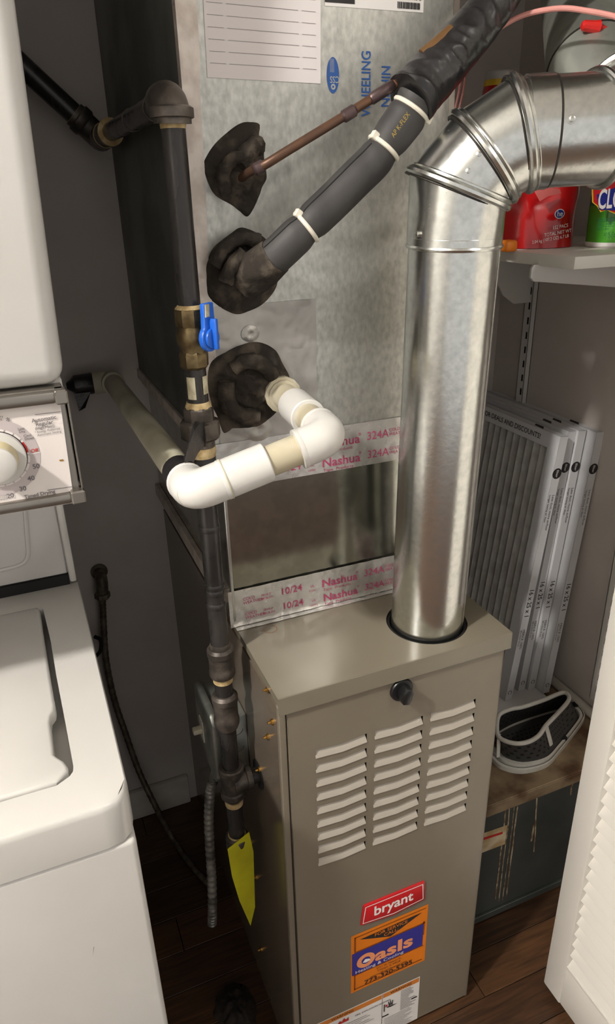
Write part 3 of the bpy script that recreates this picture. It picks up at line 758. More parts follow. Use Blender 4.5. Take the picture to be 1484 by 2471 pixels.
# yellow tag hanging from the cap
tg = [(549, 2050), (604, 2015), (611, 2055), (613, 2182), (606, 2238), (580, 2180), (558, 2110)]
b = nb(); L1 = [at(u, v, y=.100 + .0 * u) for u, v in tg]
for i, p in enumerate(L1): p.y += .006 * math.sin(i * 1.7)
prism(L1, (.0004, .0012, 0), bm=b)
top('gas_tag', b, 'tag_yellow', 'yellow plastic tag hanging below the capped end of the gas pipe', 'tag', L1[0])

# ================================================================== PVC DRAIN
PR, FR = .0167, .0212
A0 = V((.079, PY, 1.2085)); A1 = V((.060, -.038, 1.2085)); A2 = V((-.0885, -.024, 1.1665)); A3 = V((-.0745, .675, 1.128)); A4 = V((-.135, .680, 1.127))
DR = thing('drain_pipe', 'white plastic condensate drain pipe with elbows running from the plenum to the wall', 'drain pipe', A2)
dA = (A1 - A0).normalized(); dB = (A2 - A1).normalized(); dC = (A3 - A2).normalized(); dD_ = (A4 - A3).normalized()
obj('pipe', cyl(A0 - dA * .02, A1, PR, 28), 'pvc_pipe', DR)
obj('adapter', lathe(A0 + dA * .022, dA, [(0, .0195), (.002, .0235), (.012, .0240), (.013, .0205), (.017, .0205), (.018, .0168)], 14), 'pvc_pipe', DR)
def fitting(a, d, L, name='coupling', r=FR): return obj(name, lathe(a, d, [(0, PR + .0003), (.0004, r - .0012), (.0016, r), (L - .0016, r), (L - .0004, r - .0012), (L, PR + .0003)], 28), 'pvc', DR)
fitting(A0 + dA * .083, dA, .058)
def pvc_elbow(c, d_in, d_out, L=.034):
    b = nb(); n = 12; r0 = .020; pts = [c - d_in * L]
    for k in range(n + 1):
        t = k / n; pts.append((c - d_in * r0) * (1 - t) ** 2 + c * 2 * t * (1 - t) + (c + d_out * r0) * t ** 2)
    pts.append(c + d_out * L)
    tube(pts, FR, 28, bm=b)
    for e, d in ((c - d_in * L, d_in), (c + d_out * L, -d_out)): lathe(e, d, [(-.0004, PR), (0, FR + .0006), (.004, FR + .0006), (.0055, FR - .0002)], 28, bm=b)
    return obj('elbow', b, 'pvc', DR)
pvc_elbow(A1, dA, dB, .037); obj('pipe', cyl(A1, A2, PR, 28), 'pvc_pipe', DR)
LB_ = (A2 - A1).length
fitting(A2 - dB * .084, dB, .052); pvc_elbow(A2, dB, dC, .036)
obj('glue_line', lathe(A2 - dB * .0365, dB, [(0, FR + .0007), (.001, FR + .001), (.0016, FR + .0006)], 28), 'pvc_old', DR)
obj('pipe', cyl(A2, A3, PR + .0008, 28), 'pvc_old', DR)
b = nb(); lathe(A3 - dC * .032, dC, [(0, .017), (.001, .0215), (.03, .0215), (.05, .018)], 24, bm=b); lathe(A3, dD_, [(-.01, .019), (.03, .021), (.034, .021), (.035, .017)], 24, bm=b)
obj('elbow', b, 'pvc_old', DR); obj('pipe', cyl(A3, A4, PR, 24), 'pvc_old', DR)
obj('black_tape_wrap', lathe(A2 + dC * .040, dC, [(0, PR + .001), (.002, PR + .003), (.036, PR + .0026), (.040, PR + .0012)], 24), 'vinyl_tape', DR)
b = nb(); s0 = A2 + dC * .05; s1 = V((GX, GY - .008, s0.z + .012)); n = 8
for i in range(n):
    pass
tp = [s0 + (s1 - s0) * (i / n) + V((0, -.010, .010 * math.sin(math.pi * i / n) + .012)) for i in range(n + 1)]
R1 = [[b.verts.new(p + V((0, 0, .016 - .004 * math.sin(i))) if k == 0 else p + V((0, .004, -.018)) if k == 1 else p + V((0, -.002, -.017)) if k == 2 else p + V((0, -.006, .015))) for k in range(4)] for i, p in enumerate(tp)]
for i in range(n):
    for k in range(4): b.faces.new((R1[i][k], R1[i][(k + 1) % 4], R1[i + 1][(k + 1) % 4], R1[i + 1][k]))
b.faces.new(R1[0]); b.faces.new(R1[-1])
obj('black_tape_strap', b, 'vinyl_tape', DR)
lo_ = A4 + dD_ * .0
obj('black_tape_end', lathe(A4 - dD_ * .028, dD_, [(0, PR + .001), (.004, PR + .0035), (.035, PR + .002), (.042, .012), (.05, .006)], 16), 'vinyl_tape', DR)
b = prism([A4 + V((.018, -.016, -.012)), A4 + V((.004, -.018, -.040)), A4 + V((-.008, -.014, -.046)), A4 + V((-.012, -.014, -.012))], (0, -.002, 0)); obj('tape_tail', b, 'vinyl_tape', DR)

# ================================================================== INSULATION WADS
def wad(outline, cu, cv_, h, peak, label, seed, cone=None):
    O = [at(u, v, y=PY) for u, v in outline]; O = [V((p.x, p.z)) for p in O]
    O = [V((q.x, q.y)) for q in [V((p.x, p.y, 0)) for p in smooth_path([(p.x, p.y, 0) for p in O], 6, True)]]
    c = at(cu, cv_, y=PY); c = V((c.x, c.z)); b = nb(); R_ = []; n = 34
    for i in range(n + 1):
        t = i / n; row = []
        for q in O:
            p = c + (q - c) * t
            hh = h * (1 - t ** 3) ** .6 + peak * math.exp(-(t * 2.6) ** 2)
            nn = noise.fractal(V((p.x * 45, p.y * 45, seed)), 1.0, 2.2, 4) * .0042 + noise.fractal(V((p.x * 150, p.y * 150, seed + 3)), .9, 2.1, 4) * .0022
            if t > .999: hh, nn = -.0003, 0
            row.append(b.verts.new(PPl.p(p.x, p.y, max(hh + nn * min(1, 2.5 * (1 - t) + .25), .0006 if t < 1 else -.0003))))
        R_.append(row)
    m_ = len(O)
    for i in range(1, n):
        for k in range(m_): b.faces.new((R_[i][k], R_[i][(k + 1) % m_], R_[i + 1][(k + 1) % m_], R_[i + 1][k]))
    b.faces.new(R_[1])
    return top('insulation_wad', b, 'fuzz', label, 'insulation', (c.x, PY, c.y), 'black insulation wads on the plenum', ang=60)
wad([(601, 294), (626, 299), (625, 327), (638, 347), (637, 381), (643, 428), (632, 452), (625, 474), (611, 505), (596, 523), (577, 509), (557, 494), (520, 472), (502, 442), (491, 401), (498, 377), (520, 345), (557, 312), (581, 297)], 585, 420, .011, .012, 'fuzzy black insulation wad around the bare copper tube, topmost of the three', 2)
wad([(579, 549), (601, 553), (622, 563), (640, 575), (658, 600), (668, 664), (669, 685), (656, 711), (630, 737), (601, 751), (573, 759), (547, 751), (520, 733), (500, 711), (496, 664), (498, 636), (516, 596), (557, 563)], 590, 665, .014, .014, 'fuzzy black insulation wad at the foot of the foam covered pipe', 5)
wad([(582, 830), (623, 824), (663, 843), (681, 875), (699, 911), (693, 932), (671, 988), (631, 1023), (606, 1033), (554, 1035), (538, 1045), (522, 1004), (505, 964), (499, 919), (505, 879), (530, 855)], 650, 930, .015, .012, 'fuzzy black insulation wad around the white drain pipe outlet', 9)
# extra folds of the wads
def fold(pts, r, par_label, par):
    b = tube(smooth_path(pts, 6), r, 8)
    for v in b.verts: v.co += V((noise.noise(v.co * 130), noise.noise(v.co * 130 + V((5, 0, 0))), noise.noise(v.co * 130 + V((0, 9, 0))))) * .0026
    return obj('wad_fold', b, 'fuzz', par, 60)
wads = [o for o in COL.objects if o.name.startswith('insulation_wad')]
fold([at(545, 470, y=.163), at(540, 420, y=.155), at(560, 385, y=.150), at(600, 375, y=.155)], .0075, '', wads[0])
fold([at(575, 395, y=.155), at(605, 360, y=.160), at(625, 350, y=.166)], .010, '', wads[0])
fold([at(520, 640, y=.160), at(540, 600, y=.155), at(580, 575, y=.158), at(625, 580, y=.16)], .0085, '', wads[1])
fold([at(545, 680, y=.150), at(560, 640, y=.145), at(590, 615, y=.148)], .009, '', wads[1])
fold([at(560, 890, y=.152), at(600, 870, y=.150), at(640, 885, y=.152), at(660, 910, y=.155)], .010, '', wads[2])
fold([at(545, 920, y=.152), at(550, 970, y=.152), at(575, 1000, y=.158), at(620, 1005, y=.16)], .011, '', wads[2])

# ================================================================== REFRIGERANT LINES
fp = [at(600, 668, y=.160), at(625, 650, y=.140), at(665, 618, y=.118), at(730, 556, y=.103), at(800, 490, y=.098), at(860, 430, y=.095), at(905, 385, y=.092), at(945, 330, y=.088), at(978, 285, y=.084), at(1005, 240, y=.080)]
fr_ = [.024, .0235, .0205, .0205, .0205, .0205, .0205, .0215, .0225, .022]
sp = smooth_path(fp, 8); rr_ = [fr_[min(i // 8, len(fr_) - 1)] + ((fr_[min(i // 8 + 1, len(fr_) - 1)] - fr_[min(i // 8, len(fr_) - 1)]) * (i % 8) / 8) for i in range(len(sp))]
SL = thing('suction_line', 'black foam insulated refrigerant pipe with white ties slanting up across the plenum', 'refrigerant pipe', fp[0])
def idx(u, v):
    best = None
    for i, p in enumerate(sp):
        q = CM.transposed() @ (p - CAM); e = (IW / 2 + FPX * q.x / -q.z - u) ** 2 + (IH / 2 - FPX * q.y / -q.z - v) ** 2
        if best is None or e < best[0]: best = (e, i)
    return best[1]
i1, i2, i3 = idx(925, 360), idx(742, 545), idx(990, 258)
i0 = idx(655, 625)
def pinch(i):  # foam squeezed in by its ties
    f = 1
    for k, wd_ in ((i1, 2.2), (i3, 1.6), (i2, 1.4)): f -= .13 * math.exp(-((i - k) / wd_) ** 2)
    return f
b = tube(sp[:i0 + 2], [r * 1.06 for r in rr_[:i0 + 2]], 24)
for v in b.verts: v.co += V((1, 1, 1)) * noise.noise(v.co * 90) * .0018
obj('foam_cuff', b, 'fuzz', SL, 60)
obj('foam_sleeve', tube(sp[i0:i1 + 1], [rr_[i] * pinch(i) for i in range(i0, i1 + 1)], 28), 'foam', SL)
FS = obj('foam_sleeve', tube(sp[i1:], [rr_[i] * pinch(i) for i in range(i1, len(sp))], 28), 'foam', SL)
def slit(i_a, i_b):
    pts = []
    for i in range(i_a, i_b):
        t = (sp[i + 1] - sp[i]).normalized(); n_ = V((-.6, -.45, .65)); n_ = (n_ - t * n_.dot(t)).normalized(); pts.append(sp[i] + n_ * rr_[i] * pinch(i) * 1.0)
    return pts
obj('foam_slit', tube(slit(i0 + 1, i1 - 1), .0009, 6), 'black_rubber', SL)
for kk, side in ((i1, -1), (i2, -1), (i3, 1)):
    t = (sp[min(kk + 1, len(sp) - 1)] - sp[kk - 1]).normalized(); r0 = rr_[kk] * pinch(kk) + .0007
    u = t.cross(V((0, -1, 0))).normalized(); s = u.cross(t)
    loop = [sp[kk] + (u * math.cos(a) + s * math.sin(a)) * r0 for a in [2 * math.pi * q / 32 for q in range(32)]]
    Z = obj('cable_tie', tube(loop, .0026, 8, closed=True, flat=None), 'nylon', SL)
    hpnt = sp[kk] + (u * side * .92 - s * 0 + V((0, -.35, 0))).normalized() * (r0 + .0015)
    # locking head on the lower (or upper) side of the tie
    b = box(-.0042, .0042, -.0035, .0035, -.0045, .0045, .001, 1); bmesh.ops.rotate(b, verts=b.verts, cent=(0, 0, 0), matrix=Matrix.Rotation(.6, 3, 'Y'))
    bmesh.ops.translate(b, verts=b.verts, vec=hpnt); obj('tie_head', b, 'nylon', Z)
# yellow print on the foam
fpz = at(972, 300, y=.056); t = (sp[i3] - sp[i1]).normalized()
pt = Plane(fpz, t, V((0, -1, 0)).cross(t)); decal('foam_print', pt, [('t', 'AP K-FLEX', -.016, .002, .0075, 'LEFT', 0, 0, .8)], 'ink_gold', FS, .001)
# taped bundle
bp_ = [at(988, 243, y=.082), at(1020, 207, y=.084), at(1060, 165, y=.086), at(1106, 112, y=.090), at(1152, 60, y=.095), at(1192, 6, y=.10), at(1240, -75, y=.11), at(1290, -170, y=.13)]
bs = smooth_path(bp_, 22); rad_ = [(.0325 - .0065 * min(1, i / 100)) + .0010 * noise.noise(V((i * .11, 0, 0))) for i in range(len(bs))]
b = tube(bs, rad_, 56, flat=((.55, -.30, -.75), .92))
for v in b.verts:
    q = v.co; n1 = 1 - abs(noise.noise(V((q.x * 34 + q.z * 40, q.y * 30, q.z * 22 - q.x * 18)))) * 2.2
    v.co += V((.25, -.6, .5)) * (max(0, n1) ** 2 * .0034 + noise.noise(q * 150) * .0008)
TB = obj('taped_bundle', b, 'vinyl_tape', SL, 60); TB['label'] = 'wrinkled black vinyl tape wrapped round both lines'
# copper liquid line
cp = [at(580, 432, y=.163), at(590, 424, y=.150), at(606, 413, y=.132), at(640, 397, y=.112), at(700, 360, y=.104), at(800, 299, y=.098), at(880, 249, y=.094), at(950, 204, y=.090), at(990, 178, y=.086)]
cs_ = smooth_path(cp, 8)
CL = thing('copper_line', 'bare brown copper tube slanting from the top wad into the taped bundle', 'copper tube', cp[0])
obj('tube', tube(cs_, .0050, 14), 'copper', CL)
def sleeve(u0, v0, u1, v1, yv, r, nm='joint', m='copper_joint'):
    a, c = at(u0, v0, y=yv), at(u1, v1, y=yv - .002); return obj(nm, lathe(a, c - a, [(0, .0048), (.002, r), ((c - a).length - .002, r), ((c - a).length, .0048)], 14), m, CL)
sleeve(612, 412, 638, 398, .118, .0068); sleeve(826, 284, 858, 264, .096, .0066); sleeve(893, 241, 950, 204, .092, .0062)
obj('tube', tube([at(1018, 132, y=.078), at(1052, 104, y=.076), at(1088, 72, y=.078)], .0056, 12), 'copper_new', CL)

# ================================================================== WIRES
pw = [at(1185, 85, y=.11), at(1205, 68, y=.105), at(1250, 42, y=.10), at(1300, 27, y=.085), at(1360, 20, y=.06), at(1420, 27, y=.04), at(1484, 40, y=.02), at(1540, 60, y=.0)]
top('thermostat_cable', tube(smooth_path(pw, 8), .0029, 10), 'wire_pink', 'pink cable arching from the taped bundle across the old flue pipe', 'cable', pw[0])
for (o_, lab) in ((0, 'dark brown wire dropping behind the vent elbow, nearer the plenum'), (9, 'dark brown wire dropping behind the vent elbow, farther from the plenum')):
    wp = [at(1115 + o_, 165, y=.15), at(1108 + o_, 220, y=.16), at(1096 + o_, 275, y=.165), at(1088 + o_ * .5, 330, y=.165), at(1086, 420, y=.165), at(1060, 520, y=.165)]
    top('low_voltage_wire', tube(smooth_path(wp, 6), .0017, 8), 'wire_brown', lab, 'wire', wp[-1])

# ================================================================== JUNCTION BOX + CONDUIT
JB = thing('switch_box', 'galvanized electrical switch box on the furnace side behind the gas pipe', 'switch box', (0, .214, .577))
b = box(-.046, -.0005, .163, .266, .577, .700, .002, 2); JBX = obj('body', b, 'box_metal', JB)
fp_ = Plane((0, .163, 0), (1, 0, 0), (0, 0, 1))
for zz in (.675, .640, .604): decal('knockout', fp_, [('c', -.018, zz, .0100, .0108, 2.4, 6.2)], 'zinc', JBX, .0004)
bb = nb(); prism([(-.046, .158, .59), (-.046, .158, .70), (-.046, .17, .712), (-.046, .26, .712), (-.046, .272, .70), (-.046, .272, .585), (-.046, .26, .573), (-.046, .17, .573)], (-.012, 0, 0), bm=bb, bev=.004)
CV = obj('cover', bb, 'box_metal', JB); obj('toggle', box(-.074, -.056, .229, .241, .628, .638, .002, 2), 'pvc_pipe', CV)
obj('toggle_plate', box(-.0595, -.0575, .224, .246, .612, .655, .0006, 1), 'basket_white', CV)
cpth = smooth_path([(-.040, .21, .580), (-.050, .21, .548), (-.060, .21, .520), (-.068, .21, .460), (-.072, .21, .39), (-.075, .21, .31), (-.080, .21, .235), (-.084, .212, .19)], 22)
rad_ = [.0082 + .0013 * (1 if (i % 4) < 2 else -1) * .6 for i in range(len(cpth))]
CN = obj('flex_conduit', tube(cpth, rad_, 14), 'conduit', JB); CN['label'] = 'ribbed flexible metal conduit'

# ================================================================== WALL VALVE AND HOSE
vz = at(245, 1400, y=.68)
WV = thing('hose_valve', 'corroded metal valve stub on the wall with a braided hose running to the floor', 'hose', at(500, 2132, z=.0))
b = nb(); c0 = V((vz.x, WB, vz.z + .004)); lathe(c0, (0, -1, 0), [(0, .018), (.004, .018), (.005, .011), (.03, .011)], 16, bm=b)
tube(smooth_path([c0 + V((0, -.028, 0)), c0 + V((.000, -.036, -.004)), c0 + V((-.001, -.037, -.02)), c0 + V((-.003, -.037, -.034))], 6), .0125, 14, bm=b)
lathe(c0 + V((-.003, -.037, -.032)), (-.05, 0, -1), [(0, .013), (.001, .0165), (.012, .0165), (.014, .012)], 6, bm=b)
obj('valve_body', b, 'hose', WV)
hp_ = [c0 + V((-.004, -.037, -.045)), at(250, 1500, y=.678), at(256, 1590, y=.675), at(275, 1685, y=.668), at(303, 1770, y=.655), at(335, 1860, y=.635), at(375, 1945, y=.605), at(415, 2020, z=.018), at(458, 2083, z=.010), at(505, 2135, z=.010)]
hs = smooth_path(hp_, 18); obj('hose_tube', tube(hs, [.0066 + .0008 * (1 if i % 3 == 0 else 0) for i in range(len(hs))], 12), 'hose', WV)
lp = [at(228, 1536, y=.66), at(243, 1545, y=.65), at(242, 1570, y=.65), at(230, 1585, y=.66)]
obj('black_loop', tube(smooth_path(lp, 6), .004, 8), 'black_rubber', WV)

# ================================================================== STACKED WASHER AND DRYER
WX, ZW, WYF = -.2065, .90, -.140
LC = thing('laundry_center', 'white stacked washer and dryer unit beside the furnace', 'washer dryer', (-.55, .28, 0))
WLX = -.895
def wxy(u, v): p = at(u, v, z=ZW); return (p.x, p.y)
well = [wxy(*q) for q in ((104, 1469), (122, 1545), (136, 1631), (156, 1735), (177, 1849), (176, 1862), (168, 1873), (136, 1896), (60, 1918), (0, 1936))]
lid_r = [wxy(*q) for q in ((90, 1466), (97, 1472), (107, 1545), (122, 1640), (133, 1703), (131, 1717), (122, 1729), (121, 1745), (131, 1822), (141, 1829), (154, 1837), (164, 1850), (164, 1862), (136, 1889), (60, 1912), (0, 1929))]
xl = -.80
well_loop = [(xl, well[-1][1])] + [(xl, well[0][1])] + well
dk0 = [(WLX, .335), (WX - .002, .335), (WX - .002, WYF + .03), (WX - .012, WYF + .010), (WX - .03, WYF + .004), (WLX, WYF + .004)]
b = nb(); poly_fill(b, [[(x, y, ZW) for x, y in dk0], [(x, y, ZW) for x, y in well_loop]])
n = len(well_loop)
for i in range(n):
    (xa, ya), (xb, yb) = well_loop[i], well_loop[(i + 1) % n]
    b.faces.new([b.verts.new(q) for q in ((xa, ya, ZW), (xb, yb, ZW), (xb, yb, ZW - .030), (xa, ya, ZW - .030))])
b.faces.new([b.verts.new((x, y, ZW - .030)) for x, y in well_loop])
# rolled outer rim of the deck (front, rounded corner, right side)
edge = [(WLX, WYF + .004)] + [(x, y) for x, y in dk0[::-1][1:]][:0]
path = [(WLX, WYF), (WX - .03, WYF), (WX - .014, WYF + .003), (WX - .004, WYF + .012), (WX, WYF + .028), (WX, .335)]
inner = [(WLX, WYF + .004), (WX - .03, WYF + .004), (WX - .012, WYF + .010), (WX - .0065, WYF + .018), (WX - .002, WYF + .03), (WX - .002, .335)]
prof = [(0., ZW), (.35, ZW - .0006), (.75, ZW - .003), (1., ZW - .008), (1., ZW - .055)]
G = []
for (xo, yo), (xi, yi) in zip(path, inner):
    G.append([b.verts.new((xi + (xo - xi) * t, yi + (yo - yi) * t, z)) for t, z in prof])
for i in range(len(G) - 1):
    for j in range(len(prof) - 1): b.faces.new((G[i][j], G[i + 1][j], G[i + 1][j + 1], G[i][j + 1]))
bmesh.ops.remove_doubles(b, verts=b.verts, dist=.0006)
DK = obj('washer_deck', b, 'enamel', LC)
ll = [(xl + .006, lid_r[-1][1] + .0)] + [(xl + .006, lid_r[0][1] + .0)] + lid_r
b = prism([(x, y, ZW - .013) for x, y in ll], (0, 0, .0145)); 
te = [e for e in b.edges if all(v.co.z > ZW for v in e.verts)]
bmesh.ops.bevel(b, geom=te, offset=.004, segments=3, profile=.5, affect='EDGES')
obj('washer_lid', b, 'enamel', LC)
obj('washer_cabinet', box(WLX, WX - .0015, WYF + .0015, .60, .005, ZW - .0565, .006, 3), 'enamel', LC)
BPY = .335
b = box(WLX, -.2195, BPY, BPY + .02, ZW + .018, 1.30, .002, 1); BPn = obj('rear_panel', b, 'enamel_grey', LC)
emb = [at(60, 1220, y=BPY), at(66, 1300, y=BPY), at(68, 1335, y=BPY), at(60, 1355, y=BPY), at(40, 1366, y=BPY), at(0, 1376, y=BPY)]
obj('embossed_line', tube(smooth_path([p + V((0, -.0002, 0)) for p in emb], 6), .0035, 8), 'enamel_grey', BPn)
obj('panel_edge', box(-.2195, -.2085, BPY - .01, .60, ZW + .006, 1.30, .004, 2), 'enamel', LC)
obj('rear_gap', box(WLX, -.2195, BPY - .003, BPY + .01, ZW + .0005, ZW + .0175), 'black_rubber', LC)
# dryer body, its right side leaning a touch outward
DY = .02; zb0 = 1.281; DXr = -.1935
b = box(WLX + .01, DXr, DY, .60, zb0, 1.88, .018, 5)
for v in b.verts:
    if v.co.x > -.4: v.co.x += (v.co.z - zb0) * .034
DB = obj('dryer_cabinet', b, 'enamel', LC)
obj('dryer_base', box(WLX + .01, -.196, DY + .02, .60, 1.15, 1.285, .002, 1), 'enamel_grey', LC)
# console
CZ0, CZ1 = 1.163, at(120, 944, y=DY - .012).z
CPl = Plane((0, DY, 0), (1, 0, 0), (0, 0, 1)); CXr = -.1975
CO = obj('console', box(WLX + .01, CXr, DY - .004, DY + .03, CZ0 + .004, CZ1, .001, 1), 'console_metal', LC)
tr = nb(); box(WLX + .01, CXr - .008, DY - .012, DY, CZ1 - .013, CZ1 - .001, .003, 2, bm=tr); box(WLX + .01, CXr - .009, DY - .012, DY, CZ0, CZ0 + .011, .003, 2, bm=tr)
obj('trim_rail', tr, 'console_metal', CO)
ec = nb(); box(CXr - .009, CXr + .003, DY - .014, DY + .004, CZ1 - .014, CZ1, .0015, 1, bm=ec); box(CXr - .010, CXr + .004, DY - .014, DY + .004, CZ0 - .001, CZ0 + .013, .0015, 1, bm=ec); box(CXr + .0015, CXr + .0035, DY - .004, DY + .03, CZ0 + .01, CZ1 - .01, .0006, 1, bm=ec)
obj('end_cap', ec, 'console_metal', CO)
q0, q1 = at(146, 976, y=DY - .004), at(176, 1190, y=DY - .004)
FC = obj('console_face', prism([(-.62, DY - .004, CZ0 + .011), (q1.x, DY - .004, CZ0 + .011), (q0.x, DY - .004, CZ1 - .013), (-.62, DY - .004, CZ1 - .013)], (0, -.001, 0)), 'console_face', CO)
Fp = Plane((0, DY - .005, 0), (1, 0, 0), (0, 0, 1))
def fu(u, v): p = at(u, v, y=DY - .005); return (p.x, p.z)
cc_ = fu(-6, 1106); R = (fu(99, 1106)[0] - cc_[0])
k_ = R / 105
decal('dial_ring', Fp, [('c', *cc_, R * .70, R, 0, 6.2832)], 'dial_grey', FC, .0003)
ticks = []
for d in range(-170, 180, 17):
    a0, a1 = math.radians(d), math.radians(d + 14); ticks.append(('c', *cc_, R * .70, R * .755, a0, a1))
ticks += [('c', *cc_, R * .76, R, math.radians(-.8), math.radians(.8))]
decal('dial_ticks', Fp, ticks, 'console_face', FC, .0006)
decal('off_mark', Fp, [('c', *cc_, R * .685, R * .745, math.radians(4), math.radians(27)), ('t', 'Off', *fu(83, 1087), .0052, 'CENTER', .04, .012)], 'ink_red', FC, .0008)
its = [('t', s, *fu(u, v), z, 'CENTER', .04, .012) for s, u, v, z in (('50', 87, 1125, .0068), ('40', 75, 1154, .0068), ('30', 55, 1179, .0068), ('20', 25, 1196, .0068), ('Automatic', 106, 1010.5, .0054), ('Regular', 107, 1021, .0054), ('(High Heat)', 108, 1030.5, .0038), ('Timed Drying', 96, 1192, .0053), ('(High Heat)', 97, 1202, .0036), ('Less', 51, 1034, .0036), ('Dry', 53, 1041, .0036), ('Cool', 66, 1050.5, .0036), ('Down', 71, 1057.5, .0036), ('*', 20, 1016, .009))]
its += [('t', '* Energy Preferred', *fu(84, 1043.5), .0031, 'LEFT', .04), ('t', 'Automatic Setting', *fu(90, 1050), .0031, 'LEFT', .04), ('t', 'Wrinkle', *fu(6, 1199), .003, 'CENTER'), ('t', 'Prevent', *fu(6, 1204), .003, 'CENTER'), ('t', 'Very', *fu(-2, 1005), .0036, 'CENTER'), ('t', 'Dry', *fu(-3, 1011), .0036, 'CENTER')]
for (ua, va, ub, vb) in ((84, 999.5, 146, 992.5), (114, 1181.5, 174, 1173)):
    a_, c_ = fu(ua, va), fu(ub, vb); its.append(('p', [a_, c_, (c_[0], c_[1] - .0006), (a_[0], a_[1] - .0006)]))
for nm, sel in (('numerals', its[0:4]), ('automatic_lettering', its[4:7]), ('timed_lettering', its[7:9]), ('less_dry_lettering', its[9:11]), ('cool_down_lettering', its[11:13]), ('star_mark', its[13:14]), ('wrinkle_lettering', its[16:18]), ('very_dry_lettering', its[18:20]), ('note_lettering', its[14:16]), ('upper_rule', its[20:21]), ('lower_rule', its[21:22])): decal(nm, Fp, sel, 'ink_grey', FC, .0009)
decal('rust_spot', Fp, [('p', [fu(143, 1109), fu(152, 1108), fu(154, 1112), fu(144, 1113)])], 'brass', FC, .0005)
dc = V((cc_[0], DY - .005, cc_[1]))
DSK = obj('dial', lathe(dc, (0, -1, 0), [(0, R * .68), (.0035, R * .68), (.005, R * .66), (.006, R * .45)], 48), 'enamel', CO)
obj('dial_shadow_gap', lathe(dc, (0, -1, 0), [(.0002, R * .70), (.0008, R * .70)], 48), 'black_rubber', CO)
obj('dial_grip', lathe(dc, (0, -1, 0), [(.004, R * .50), (.008, R * .48), (.020, R * .455), (.023, R * .44)], 48), 'knob_cream', DSK)
obj('dial_cap', lathe(dc, (0, -1, 0), [(.0225, R * .445), (.0245, R * .43), (.0255, R * .38), (.026, .001)], 48), 'enamel', DSK)
# grime on the deck and a scratch on the front
WDp = Plane((0, 0, ZW), (1, 0, 0), (0, 1, 0))
def smear(u, v, w_, h_, ang):
    c = wxy(u, v); return ('p', [(c[0] + math.cos(a) * w_ * math.cos(ang) - math.sin(a) * h_ * math.sin(ang), c[1] + math.cos(a) * w_ * math.sin(ang) + math.sin(a) * h_ * math.cos(ang)) for a in [k * .785 for k in range(8)]])
decal('deck_scuff', WDp, [smear(182, 1568, .008, .0016, .6), smear(160, 1590, .006, .0014, .4), smear(147, 1603, .004, .001, .3)], 'smudge', DK, .0002)
WFp = Plane((0, WYF, 0), (1, 0, 0), (0, 0, 1)); s0, s1 = at(226, 2285, y=WYF), at(223, 2308, y=WYF)
decal('scratch', WFp, [('p', [(s0.x, s0.z), (s0.x + .0006, s0.z), (s1.x + .0002, s1.z)])], 'ink_grey', LC, .0001)

# ================================================================== RETURN DUCT, BOARD
RXF, RY, RZ = .366, .125, .345
RD = thing('return_duct', 'low grey sheet metal return duct box with rusty top and drip streaks', 'duct', (.6, .42, 0))
obj('duct_body', box(RXF, XR - .002, RY, WB - .002, .004, RZ - .004), 'duct_old', RD)
b = box(RXF, XR - .002, RY - .004, WB - .002, RZ - .006, RZ, .0015, 1); box(RXF, XR - .002, RY - .0055, RY - .0025, RZ - .030, RZ - .003, .001, 1, bm=b)
for v in b.verts:
    if v.co.y < RY and v.co.z < RZ - .02: v.co.z += noise.noise(v.co * 40) * .004
obj('rusty_top', b, 'duct_rust', RD)
obj('bottom_flange', box(RXF, XR - .002, RY - .006, RY, .004, .022, .001, 1), 'duct_old', RD)
Rp = Plane((0, RY, 0), (1, 0, 0), (0, 0, 1)); drips = []
for (u0, v0, u1, v1, w_) in ((1222, 1938, 1195, 2170, .0026), (1232, 1935, 1203, 2175, .0022), (1251, 1925, 1222, 2160, .0026), (1244, 1930, 1212, 2172, .0016), (1296, 1905, 1288, 2055, .003), (1288, 1990, 1282, 2030, .004), (1382, 1870, 1377, 1918, .0035)):
    a_, c_ = at(u0, v0, y=RY), at(u1, v1, y=RY); n = 12; pts = []
    for i in range(n + 1):
        t = i / n; q = a_ + (c_ - a_) * t; ww = 1.7 * w_ * (.6 + .6 * abs(noise.noise(V((t * 9, u0, 0))))); jx = noise.noise(V((t * 5, v0 * .1, 3))) * .002
        pts.append((q.x + jx, q.z, ww))
    drips = []
    for i in range(n): drips.append(('p', [(pts[i][0] - pts[i][2] / 2, pts[i][1]), (pts[i + 1][0] - pts[i + 1][2] / 2, pts[i + 1][1]), (pts[i + 1][0] + pts[i + 1][2] / 2, pts[i + 1][1]), (pts[i][0] + pts[i][2] / 2, pts[i][1])]))
    decal('drip_streak', Rp, drips, 'drip', RD, .0005)
c4 = [at(u, v, y=RY) for u, v in ((1150, 2062), (1218, 2036), (1224, 1990), (1160, 2012))]
SK = decal('aged_sticker', Rp, [('p', [(p.x, p.z) for p in c4])], 'sticker_aged', RD, .0008)
c5 = [at(u, v, y=RY) for u, v in ((1155, 2030), (1212, 2011), (1212, 2006), (1155, 2024))]
decal('sticker_print', Rp, [('p', [(p.x, p.z) for p in c5])], 'ink_red', SK, .0012)
ZB = RZ + .008
top('base_board', box(.40, .775, .302, WB - .01, RZ, ZB, .001, 1), 'board', 'thin white board on the return duct under the air filters', 'board', (.59, .47, RZ))
b = cyl((XR - .012, .14, RZ + .012), (XR - .012, .42, RZ + .012), .011, 14)
top('baseboard_pipe', b, 'basket_white', 'dirty white round tube along the foot of the shelf wall', 'pipe', (XR - .012, .28, RZ))

